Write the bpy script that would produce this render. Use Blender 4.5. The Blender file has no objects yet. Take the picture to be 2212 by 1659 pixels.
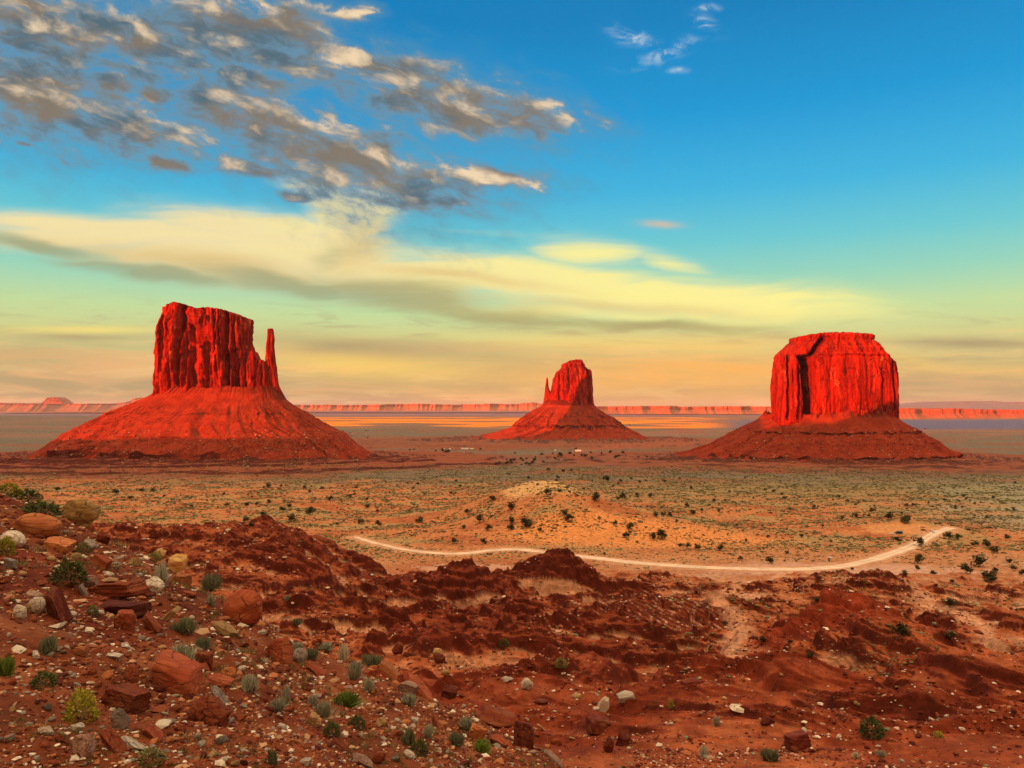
import bpy, bmesh, math, random
import numpy as np
from mathutils import Vector

C = bpy.context.scene.collection
RNG = np.random.default_rng(7)
random.seed(7)

# ------------------------------------------------------------------ camera
SC = bpy.context.scene
PITCH = math.radians(1.74)
cam_data = bpy.data.cameras.new("camera")
cam_data.sensor_width = 36.0
cam_data.lens = 27.0
cam_data.clip_start = 0.1
cam_data.clip_end = 300000.0
cam = bpy.data.objects.new("camera", cam_data)
cam.location = (0, 0, 0)
cam.rotation_euler = (math.radians(90) + PITCH, 0, 0)
C.objects.link(cam)
SC.camera = cam
SC.view_settings.view_transform = 'Standard'
SC.view_settings.look = 'None'
SC.view_settings.exposure = 1.0   # exposed for the shaded foreground
SC.view_settings.gamma = 1.0
SC.render.engine = 'CYCLES'
SC.cycles.use_denoising = True
SC.cycles.denoiser = 'OPENIMAGEDENOISE'
SC.cycles.denoising_input_passes = 'RGB_ALBEDO_NORMAL'
SC.cycles.denoising_prefilter = 'ACCURATE'
SC.cycles.max_bounces = 4
SC.cycles.diffuse_bounces = 2
SC.cycles.glossy_bounces = 1
SC.cycles.transparent_max_bounces = 4
SC.cycles.volume_bounces = 0

# ------------------------------------------------------------------ sun and sky
SUN_AZ = math.radians(42.5)      # the light travels forward and to the right
SUN_EL = math.radians(4.5)
TAN_E = math.tan(SUN_EL)
sun_data = bpy.data.lights.new("sun", 'SUN')
sun_data.energy = 5.0
sun_data.angle = math.radians(0.3)
sun_data.color = (1.0, 0.15, 0.04)
sun = bpy.data.objects.new("sun", sun_data)
sd = Vector((math.sin(SUN_AZ) * math.cos(SUN_EL), math.cos(SUN_AZ) * math.cos(SUN_EL), -math.sin(SUN_EL)))
sun.rotation_euler = sd.to_track_quat('-Z', 'Y').to_euler()
sun.location = (0, -50, 100)
C.objects.link(sun)


def srgb(r, g, b):
    f = lambda c: (c / 255.0) / 12.92 if c <= 10 else (((c / 255.0) + 0.055) / 1.055) ** 2.4
    return (f(r), f(g), f(b), 1.0)


class NT:
    """Small expression builder for shader node trees."""
    def __init__(self, tree):
        self.t = tree
        tree.nodes.clear()

    def n(self, typ, **kw):
        nd = self.t.nodes.new(typ)
        for k, v in kw.items():
            setattr(nd, k, v)
        return nd

    def put(self, sock, val):
        if isinstance(val, bpy.types.NodeSocket):
            self.t.links.new(val, sock)
        elif val is not None:
            sock.default_value = val

    def m(self, op, a, b=None, c=None, clamp=False):
        nd = self.n('ShaderNodeMath', operation=op, use_clamp=clamp)
        for s, v in zip(nd.inputs, (a, b, c)):
            self.put(s, v)
        return nd.outputs[0]

    def v(self, op, a, b=None, c=None):
        nd = self.n('ShaderNodeVectorMath', operation=op)
        for s, v in zip(nd.inputs, (a, b, c)):
            self.put(s, v)
        return nd.outputs['Value' if op in ('DOT_PRODUCT', 'LENGTH', 'DISTANCE') else 'Vector']

    def step(self, x, lo, hi):
        nd = self.n('ShaderNodeMapRange', interpolation_type='SMOOTHSTEP')
        self.put(nd.inputs['Value'], x)
        nd.inputs['From Min'].default_value = lo
        nd.inputs['From Max'].default_value = hi
        return nd.outputs[0]

    def noise(self, vec, scale=1.0, detail=5.0, rough=0.55, dist=0.0, lac=2.0):
        nd = self.n('ShaderNodeTexNoise')
        self.put(nd.inputs['Vector'], vec)
        nd.inputs['Scale'].default_value = scale
        nd.inputs['Detail'].default_value = detail
        nd.inputs['Roughness'].default_value = rough
        nd.inputs['Distortion'].default_value = dist
        nd.inputs['Lacunarity'].default_value = lac
        return nd.outputs['Fac']

    def mix(self, fac, a, b, mode='MIX'):
        nd = self.n('ShaderNodeMix', data_type='RGBA', blend_type=mode)
        self.put(nd.inputs[0], fac)
        self.put(nd.inputs[6], a)
        self.put(nd.inputs[7], b)
        return nd.outputs[2]

    def ramp(self, x, stops, interp='LINEAR'):
        nd = self.n('ShaderNodeValToRGB')
        nd.color_ramp.interpolation = interp
        el = nd.color_ramp.elements
        while len(el) < len(stops):
            el.new(0.5)
        for e, (p, c) in zip(el, stops):
            e.position = p
            e.color = c
        self.put(nd.inputs[0], x)
        return nd.outputs[0]


def build_world():
    w = bpy.data.worlds.new("World")
    SC.world = w
    w.use_nodes = True
    b = NT(w.node_tree)
    tc = b.n('ShaderNodeTexCoord').outputs['Generated']
    nrm = b.v('NORMALIZE', tc)
    sep = b.n('ShaderNodeSeparateXYZ')
    b.put(sep.inputs[0], nrm)
    X, Y, Z = sep.outputs
    # bearing-and-height coordinates of the eastern sky, in units of a thousandth of a photo width
    yy = b.m('MAXIMUM', Y, 0.08)
    U = b.m('DIVIDE', X, yy)
    W = b.m('DIVIDE', Z, yy)
    comb = b.n('ShaderNodeCombineXYZ')
    b.put(comb.inputs[0], U)
    b.put(comb.inputs[1], W)
    P = comb.outputs[0]

    def uw(u, v):
        return ((u - 1106) / 1659.0, (880 - v) / 1659.0)

    def blob_d2(p, u, v, ru, rv, deg=0.0):
        """squared elliptic distance of p from an ellipse centred on (u, v)"""
        cu, cw = uw(u, v)
        a, c_ = ru / 1659.0, rv / 1659.0
        if deg == 0:
            q = b.v('MULTIPLY_ADD', p, (1 / a, 1 / c_, 0), (-cu / a, -cw / c_, 0))
            return b.v('DOT_PRODUCT', q, q)
        th = math.radians(deg)
        ct, st = math.cos(th), math.sin(th)
        # photo's "down to the right" is a negative slope in W
        d1 = b.v('SUBTRACT', p, (cu, cw, 0))
        e = b.v('DOT_PRODUCT', d1, (ct / a, -st / a, 0))
        g = b.v('DOT_PRODUCT', d1, (st / c_, ct / c_, 0))
        return b.m('MULTIPLY_ADD', e, e, b.m('MULTIPLY', g, g))

    def soft(p, u, v, ru, rv, deg=0.0, amp=1.0):
        d2 = blob_d2(p, u, v, ru, rv, deg)
        return b.m('MULTIPLY', b.m('POWER', 2.7183, b.m('MULTIPLY', d2, -1.0)), amp)

    front = b.step(Y, 0.0, 0.25)
    # clear sky by elevation
    el = b.m('ARCSINE', Z)
    eln = b.m('DIVIDE', el, math.radians(60), clamp=True)

    def at(v):
        return max(0.0, math.atan((880 - v) / 1659.0)) / math.radians(60)
    stops = [(0.0, srgb(204, 158, 106)), (at(810), srgb(208, 180, 118)), (at(740), srgb(210, 208, 138)),
             (at(680), srgb(194, 219, 156)), (at(610), srgb(148, 211, 186)), (at(530), srgb(104, 199, 208)),
             (at(420), srgb(58, 178, 220)), (at(250), srgb(8, 151, 213)), (at(40), srgb(0, 127, 190)),
             (0.8, srgb(2, 98, 165)), (1.0, srgb(4, 84, 145))]
    sky = b.ramp(eln, stops)
    # right-hand side of the sky is a touch duller near the horizon
    wu = b.n('ShaderNodeMapping')
    streak = b.v('MULTIPLY', P, (2.2, 26.0, 1.0))
    sn = b.noise(streak, 1.0, 5.0, 0.6, 0.6)
    sn2 = b.noise(b.v('MULTIPLY_ADD', P, (1.1, 11.0, 1.0), (7.3, 2.1, 0)), 1.0, 4.0, 0.55, 0.8)

    def fade(col, amt, target):
        return b.mix(amt, col, target)
    # low haze clouds: brown-grey streaks under eight degrees
    low = b.m('MULTIPLY', b.step(W, 0.125, 0.04), b.step(W, -0.02, 0.01))
    sky = fade(sky, b.m('MULTIPLY', b.m('MULTIPLY', low, b.step(sn, 0.44, 0.60)), 0.7), srgb(184, 162, 116))
    pk = b.noise(b.v('MULTIPLY_ADD', P, (3.4, 34.0, 1.0), (2.7, 9.4, 0)), 1.0, 6.0, 0.62, 0.8)
    low2 = b.m('MULTIPLY', b.step(W, 0.10, 0.05), b.step(W, -0.02, 0.01))
    sky = fade(sky, b.m('MULTIPLY', b.m('MULTIPLY', low2, b.step(pk, 0.46, 0.58)), 0.9), srgb(246, 186, 124))
    sky = fade(sky, b.m('MULTIPLY', b.m('MULTIPLY', low2, b.step(pk, 0.46, 0.34)), 0.55), srgb(176, 148, 112))
    fine = b.noise(b.v('MULTIPLY_ADD', P, (9.0, 62.0, 1.0), (1.7, 3.4, 0)), 1.0, 7.0, 0.62, 0.6)
    low3 = b.m('MULTIPLY', b.step(W, 0.17, 0.08), b.step(W, -0.02, 0.01))
    sky = fade(sky, b.m('MULTIPLY', b.m('MULTIPLY', low3, b.step(fine, 0.50, 0.62)), b.m('MULTIPLY', b.step(sn2, 0.42, 0.58), 0.55)), srgb(246, 206, 140))
    sky = fade(sky, b.m('MULTIPLY', b.m('MULTIPLY', low3, b.step(fine, 0.50, 0.38)), b.m('MULTIPLY', b.step(sn2, 0.55, 0.42), 0.45)), srgb(168, 148, 116))
    # warm glow low in the middle, yellow cloud right of the left butte
    glow = b.m('MINIMUM', b.m('ADD', soft(P, 1400, 815, 420, 75, 0, 0.85), soft(P, 1640, 790, 220, 60, 0, 0.3)), 0.95)
    glow = b.m('MULTIPLY', glow, b.m('MULTIPLY_ADD', pk, 1.6, 0.05))
    sky = fade(sky, b.m('MINIMUM', glow, 1.0), srgb(248, 180, 92))
    g2 = b.m('MULTIPLY', soft(P, 800, 782, 210, 34, 4, 1.0), b.m('MULTIPLY_ADD', sn2, 1.6, -0.05))
    sky = fade(sky, b.m('MINIMUM', g2, 0.9), srgb(250, 206, 104))
    g3 = b.m('ADD', soft(P, 2090, 800, 190, 11, 1, 0.7), soft(P, 1960, 775, 70, 12, 12, 0.7))
    sky = fade(sky, b.m('MINIMUM', b.m('MULTIPLY', g3, b.m('MULTIPLY_ADD', sn, 1.2, 0.2)), 0.9), srgb(240, 196, 108))
    dk = b.m('ADD', soft(P, 2100, 742, 150, 11, 1, 0.8), b.m('ADD', soft(P, 160, 728, 130, 9, 1, 0.6), soft(P, 2080, 842, 300, 30, 0, 0.6)))
    dk = b.m('ADD', dk, b.m('ADD', soft(P, 760, 748, 330, 26, 3, 0.75), soft(P, 60, 770, 260, 40, 3, 0.5)))
    dk = b.m('ADD', dk, soft(P, 480, 835, 420, 22, 0, 0.6))
    sky = fade(sky, b.m('MINIMUM', b.m('MULTIPLY', dk, b.m('MULTIPLY_ADD', sn, 1.8, 0.05)), 0.9), srgb(172, 154, 112))
    g4 = b.m('ADD', soft(P, 190, 712, 170, 9, 0, 0.8), soft(P, 1340, 740, 420, 16, 2, 0.5))
    sky = fade(sky, b.m('MINIMUM', b.m('MULTIPLY', g4, b.m('MULTIPLY_ADD', sn, 1.2, 0.2)), 0.9), srgb(250, 224, 122))

    # veil cloud: the long cream wedge
    warp = b.n('ShaderNodeTexNoise')
    b.put(warp.inputs['Vector'], b.v('MULTIPLY', P, (3.0, 7.0, 1.0)))
    warp.inputs['Scale'].default_value = 1.0
    warp.inputs['Detail'].default_value = 4.0
    Pw = b.v('MULTIPLY_ADD', b.v('SUBTRACT', warp.outputs['Color'], (0.5, 0.5, 0.5)), (0.20, 0.055, 0.0), P)
    veil = None
    for e in ((250, 515, 330, 34, 4), (560, 520, 260, 48, 8), (480, 570, 330, 40, 7), (740, 470, 130, 46, -32), (700, 430, 90, 22, 25), (760, 585, 330, 45, 9),
              (1150, 610, 380, 44, 7), (1520, 655, 330, 36, 3), (1290, 545, 130, 30, 6), (1440, 570, 90, 17, 14), (1250, 680, 500, 16, 2), (1100, 500, 240, 8, 4)):
        amp = 1.35 if e[3] > 20 and e[0] != 1290 else (0.75 if e[0] != 1100 else 0.25)
        s_ = soft(Pw, e[0], e[1] - 3, e[2] * 1.06, e[3] * 1.28, e[4], amp=amp)
        veil = s_ if veil is None else b.m('MAXIMUM', veil, s_)
    sn3 = b.noise(b.v('MULTIPLY', Pw, (5.0, 40.0, 1.0)), 1.0, 6.0, 0.6, 0.5)
    vm = b.m('MULTIPLY', veil, b.m('MULTIPLY_ADD', sn2, 0.8, b.m('MULTIPLY_ADD', sn3, 1.7, -0.30)))
    vcol = b.mix(b.m('MULTIPLY_ADD', b.step(U, -0.45, 0.3), 0.8, b.m('MULTIPLY_ADD', sn3, 0.8, -0.3)), srgb(244, 222, 166), srgb(255, 242, 146))
    sky = fade(sky, b.m('MULTIPLY', b.step(vm, 0.08, 0.95), 0.96), vcol)
    tan_ = b.m('MAXIMUM', soft(Pw, 400, 574, 330, 24, 7), b.m('MAXIMUM', soft(Pw, 760, 540, 60, 60, -25, 0.9), b.m('MAXIMUM', soft(Pw, 980, 600, 260, 16, 8, 0.8), soft(Pw, 1350, 668, 330, 12, 3, 0.8))))
    sky = fade(sky, b.m('MULTIPLY', b.m('MULTIPLY', tan_, b.step(vm, 0.1, 0.6)), b.m('MULTIPLY_ADD', sn3, 1.2, 0.1)), srgb(222, 188, 122))
    under = None
    for e in ((320, 590, 210, 13, 8), (620, 618, 260, 22, 8), (860, 640, 240, 34, 8), (1020, 672, 280, 22, 6), (1380, 698, 330, 10, 1),
              (700, 560, 60, 40, -30), (90, 530, 140, 14, 14)):
        s_ = soft(Pw, e[0], e[1] + 6, e[2] * 1.1, e[3] * 1.3, e[4], amp=1.05 if e[3] != 40 else 0.6)
        under = s_ if under is None else b.m('MAXIMUM', under, s_)
    um = b.m('MULTIPLY', under, b.m('MULTIPLY_ADD', sn2, 0.8, b.m('MULTIPLY_ADD', sn3, 1.5, -0.25)))
    sky = fade(sky, b.m('MULTIPLY', b.step(um, 0.10, 1.0), 0.80), b.mix(b.step(U, -0.35, 0.1), srgb(150, 160, 122), srgb(172, 158, 100)))

    # broken cumulus, upper left
    BL = [(60, 40, 200, 60, 10), (250, 60, 190, 50, 12), (470, 40, 150, 45, 12), (610, 50, 80, 50, 20), (60, 190, 130, 75, 18),
          (190, 245, 120, 45, 22), (320, 275, 90, 40, 12), (225, 165, 50, 22, 10), (330, 195, 50, 18, 10), (540, 165, 75, 30, 8),
          (480, 225, 100, 45, 28), (610, 290, 130, 55, 27), (750, 345, 150, 62, 18), (880, 385, 120, 40, 12), (760, 120, 75, 20, 8),
          (880, 165, 90, 40, 14), (960, 215, 150, 48, 12), (1120, 248, 95, 32, 6), (1040, 382, 115, 22, 6), (345, 350, 60, 16, 14),
          (540, 362, 85, 18, 16), (760, 24, 36, 14, 0),
          (920, 425, 100, 14, 8), (630, 420, 30, 9, 12), (50, 305, 26, 7, 8), (120, 110, 200, 22, 14), (560, 110, 200, 25, 14)]
    cw = b.n('ShaderNodeTexNoise')
    b.put(cw.inputs['Vector'], b.v('MULTIPLY', P, (9.0, 17.0, 1.0)))
    cw.inputs['Scale'].default_value = 1.0
    cw.inputs['Detail'].default_value = 3.0
    Pc = b.v('MULTIPLY_ADD', b.v('SUBTRACT', cw.outputs['Color'], (0.5, 0.5, 0.5)), (0.06, 0.03, 0.0), P)

    def BS(e):
        return 1.28 if e[3] > 24 else 1.05

    def cover(p0):
        best = None
        for e in BL:
            d2 = blob_d2(p0, e[0], e[1], e[2] * BS(e), e[3] * BS(e), e[4])
            best = d2 if best is None else b.m('MINIMUM', best, d2)
        base = b.m('MINIMUM', b.m('SUBTRACT', 1.20, b.m('SQRT', best)), 0.75)
        rx = b.v('DOT_PRODUCT', p0, (0.94 * 19, -0.34 * 19, 0))
        ry = b.v('DOT_PRODUCT', p0, (0.34 * 40, 0.94 * 40, 0))
        cv = b.n('ShaderNodeCombineXYZ')
        b.put(cv.inputs[0], rx)
        b.put(cv.inputs[1], ry)
        nz = b.noise(cv.outputs[0], 1.0, 9.0, 0.68, 0.0)
        nzs = b.noise(cv.outputs[0], 0.62, 4.0, 0.55, 0.0)
        base = b.m('MAXIMUM', base, -1.6)
        return b.m('MULTIPLY_ADD', b.m('SUBTRACT', nz, 0.5), 3.4, base), nz, nzs, b.m('MULTIPLY_ADD', b.m('SUBTRACT', nzs, 0.5), 2.9, b.m('MULTIPLY', base, 0.45))
    c0, nz, nzs, s0 = cover(Pc)
    _, _, _, s1 = cover(b.v('ADD', Pc, (0.006, 0.020, 0.0)))
    dens = b.step(c0, -0.25, 0.50)
    lit = b.m('MULTIPLY', b.step(b.m('ADD', b.m('SUBTRACT', s0, s1), b.m('MULTIPLY', b.m('SUBTRACT', nz, 0.5), 2.0)), 0.0, 1.15), b.step(c0, -0.1, 0.6))
    thick = b.step(c0, 0.0, 1.0)
    low_c = b.noise(b.v('MULTIPLY', P, (6.0, 14.0, 1.0)), 1.0, 4.0, 0.55)
    dark = b.mix(b.step(low_c, 0.40, 0.60), srgb(132, 116, 96), srgb(82, 104, 116))
    shade = b.mix(thick, srgb(112, 146, 166), dark)
    ccol = b.mix(lit, shade, srgb(246, 216, 174))
    sky = fade(sky, b.m('MULTIPLY', b.step(c0, -1.3, 0.3), 0.45), srgb(98, 142, 160))
    sky = fade(sky, b.m('MULTIPLY', dens, 0.95), ccol)

    wn = b.noise(b.v('MULTIPLY', Pc, (34.0, 60.0, 1.0)), 1.0, 7.0, 0.65, 0.5)
    wisp = None
    for e in ((1440, 100, 75, 14, -18), (1535, 40, 22, 12, 30), (1372, 66, 40, 16, 15), (1460, 145, 24, 6, 0), (1540, 8, 24, 6, 0)):
        s_ = soft(Pc, *e, amp=1.0)
        wisp = s_ if wisp is None else b.m('MAXIMUM', wisp, s_)
    wisp = b.m('MULTIPLY', wisp, b.step(wn, 0.42, 0.66))
    sky = fade(sky, b.m('MULTIPLY', wisp, 0.8), srgb(196, 214, 220))
    small = b.m('MULTIPLY', soft(P, 1430, 482, 40, 8, 3, 1.3), b.m('MULTIPLY_ADD', wn, 1.2, 0.1))
    sky = fade(sky, b.m('MINIMUM', small, 0.85), srgb(206, 186, 160))

    # behind the viewer: unseen low-sun glow, raised to fill the shaded foreground
    sdv = b.v('DOT_PRODUCT', nrm, (-math.sin(SUN_AZ), -math.cos(SUN_AZ), 0.10))
    back = b.ramp(eln, [(0.0, (0.62, 0.36, 0.17, 1)), (0.3, (0.62, 0.44, 0.25, 1)), (0.7, (1.2, 0.94, 0.60, 1)), (1.0, (2.2, 1.75, 1.15, 1))])
    upcol = b.mix(b.m('MULTIPLY', front, b.step(Z, 0.80, 0.56)), back, sky)   # unseen overhead sky, brightened and warmed to light the slopes from above
    warm = b.m('POWER', b.m('MAXIMUM', sdv, 0.0), 6.0)
    upcol = b.mix(b.m('MULTIPLY', warm, 1.0), upcol, b.mix(1.0, upcol, (0.25, 0.12, 0.05, 1), 'ADD'))
    st = b.n('ShaderNodeTexSky', sky_type='NISHITA')
    st.sun_disc = False
    st.sun_elevation = SUN_EL
    st.sun_rotation = math.pi + SUN_AZ
    out = b.mix(0.008, upcol, st.outputs[0], 'ADD')
    bg = b.n('ShaderNodeBackground')
    b.put(bg.inputs['Color'], out)
    bg.inputs['Strength'].default_value = 0.5
    o = b.n('ShaderNodeOutputWorld')
    b.put(o.inputs['Surface'], bg.outputs[0])
    w.cycles.sampling_method = 'MANUAL'
    w.cycles.sample_map_resolution = 512


build_world()

# ------------------------------------------------------------------ noise
_perm = np.random.default_rng(11).permutation(256).astype(np.int32)
_perm = np.concatenate([_perm, _perm])
_ang = np.random.default_rng(5).uniform(0, 2 * np.pi, 256)
_gx, _gy = np.cos(_ang).astype(np.float64), np.sin(_ang).astype(np.float64)


def perlin(x, y):
    x = np.asarray(x, dtype=np.float64)
    y = np.asarray(y, dtype=np.float64)
    x, y = np.broadcast_arrays(x, y)
    xi = np.floor(x).astype(np.int64)
    yi = np.floor(y).astype(np.int64)
    xf, yf = x - xi, y - yi
    u = xf * xf * xf * (xf * (xf * 6 - 15) + 10)
    v = yf * yf * yf * (yf * (yf * 6 - 15) + 10)
    x0, x1, y0, y1 = xi & 255, (xi + 1) & 255, yi & 255, (yi + 1) & 255

    def g(a, c, dx, dy):
        h = _perm[_perm[a] + c]
        return _gx[h] * dx + _gy[h] * dy
    n00, n10 = g(x0, y0, xf, yf), g(x1, y0, xf - 1, yf)
    n01, n11 = g(x0, y1, xf, yf - 1), g(x1, y1, xf - 1, yf - 1)
    a = n00 + u * (n10 - n00)
    c = n01 + u * (n11 - n01)
    return (a + v * (c - a)) * 1.5


def fbm(x, y, octv=4, gain=0.5, lac=2.03):
    s, a, f = 0.0, 1.0, 1.0
    for i in range(octv):
        s = s + a * perlin(x * f + 13.7 * i, y * f - 7.1 * i)
        a *= gain
        f *= lac
    return s


def ridged(x, y, octv=4, gain=0.5, lac=2.03):
    s, a, f = 0.0, 1.0, 1.0
    for i in range(octv):
        s = s + a * (1 - 2 * np.abs(perlin(x * f + 5.3 * i, y * f + 9.1 * i)))
        a *= gain
        f *= lac
    return s


def sstep(x, lo, hi):
    t = np.clip((x - lo) / (hi - lo), 0, 1)
    return t * t * (3 - 2 * t)


def mixc(a, c, f):
    f = np.clip(f, 0, 1)[..., None]
    return a * (1 - f) + np.asarray(c) * f


# ------------------------------------------------------------------ the land
PD = [-1e6, 0, 20, 40, 60, 100, 150, 200, 300, 350, 410, 500, 800, 1100, 1700, 3000, 6000, 1e6]
PZ = [-11, -11, -14.5, -19, -25.5, -36.5, -47, -56, -71, -76, -79, -83, -95, -105, -125, -140, -150, -150]
_dd = np.concatenate([np.linspace(-50, 600, 1301), np.geomspace(601, 2e5, 700)])
_zz = np.interp(_dd, PD, PZ)
_k = np.ones(41) / 41
_zz[:1301] = np.convolve(np.pad(_zz[:1301], 20, mode='edge'), _k, mode='valid')
EX = [-400, -30, -16.7, -15.3, -11.5, -8.4, -7.1, -5.3, -4, -1.8, 0.6, 1.4, 5, 10, 20, 60]
EY = [60, 30, 25.5, 27, 24.5, 21, 21.4, 19, 19.2, 20, 18, 16.4, 11, 5, -8, -60]


def depth_of(x, y):
    return np.maximum(y, 0.6 * np.hypot(x, y))


def D_of(v):
    """depth at which the undisturbed valley shows at photo row v"""
    d = np.geomspace(30, 60000, 6000)
    vv = 880 - 1659 * np.interp(d, _dd, _zz) / d
    return float(np.interp(-v, -vv, d))


def X_at(u, d):
    return (u - 1106) / 1659.0 * d


MOUNDS = []   # x, y, rx, ry, height, power, rotation


def mound(u, d, rx, ry, h, p=1.0, rot=0.0):
    MOUNDS.append((X_at(u, d), d, rx, ry, h, p, math.radians(rot)))


mound(1385, 188, 24, 13, 10.5, 1.0, -8)
mound(1300, 175, 24, 12, 5.0, 1.0, 10)
mound(965, 232, 17, 13, 12.0, 0.8, 0)
mound(905, 205, 18, 10, 5.0, 0.9, -15)
mound(1190, 262, 19, 14, 12.5, 0.9, 0)
mound(1235, 250, 16, 9, 7.0, 1.0, -12)
mound(1800, 252, 26, 18, 7.0, 1.2, 0)
mound(1890, 235, 22, 12, 5.0, 1.2, 0)
mound(1830, 142, 17, 14, 8.0, 1.4, -20)
mound(1960, 120, 15, 12, 6.0, 1.4, -25)
mound(2060, 96, 12, 9, 4.0, 1.4, -25)
mound(1700, 88, 12, 7, 2.8, 1.0, -30)
mound(1960, 72, 10, 5, 2.0, 1.0, -30)
mound(1560, 96, 12, 7, 2.6, 1.0, -25)
mound(2150, 62, 9, 5, 1.6, 1.0, -30)
mound(1560, 200, 13, 8, 4.0, 1.0, 0)
mound(1640, 118, 12, 9, 3.2, 1.0, 0)
mound(1170, 100, 9, 7, 3.0, 1.0, 0)
mound(1010, 128, 16, 9, 4.0, 1.0, 12)
mound(760, 165, 16, 9, 4.5, 0.9, -12)
mound(1480, 74, 8, 7, 1.6, 1.2, 0)
mound(1780, 62, 9, 6, 1.5, 1.2, 0)
mound(1190, 585, 62, 90, 26, 1.3, 0)
mound(1350, 530, 75, 50, 9, 1.3, 0)
mound(1080, 640, 60, 60, 7, 1.3, 0)
mound(1945, 540, 55, 45, 7, 1.3, 0)
mound(1560, 640, 70, 35, 5, 1.3, 0)
mound(575, 318, 9, 8, 6, 0.8, 0)
mound(785, 318, 12, 10, 6, 0.7, 0)
MIT = (-671.0, 1750.0)
EAS = (225.0, 3000.0)
MER = (X_at(1788, 1800), 1800.0)


def near_plane(x, y):
    z = -3.546 - 0.38 * x - 0.22 * y
    z = np.where(z > 2, 2 + 6 * np.tanh((z - 2) / 12.0), z)
    ye = np.interp(x, EX, EY)
    q = (y - ye) * 0.9
    drop = 0.48 * np.where(q > 30, q, np.log1p(np.exp(np.clip(q * 1.2, -40, 40))) / 1.2)
    return z - drop - 0.012 * np.maximum(q, 0) ** 1.5, q


def terrace(z, step, sharp=5.0):
    k = np.floor(z / step)
    f = z / step - k
    return (k + 1 / (1 + np.exp(-(f - 0.5) * 2 * sharp)) ) * step


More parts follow.
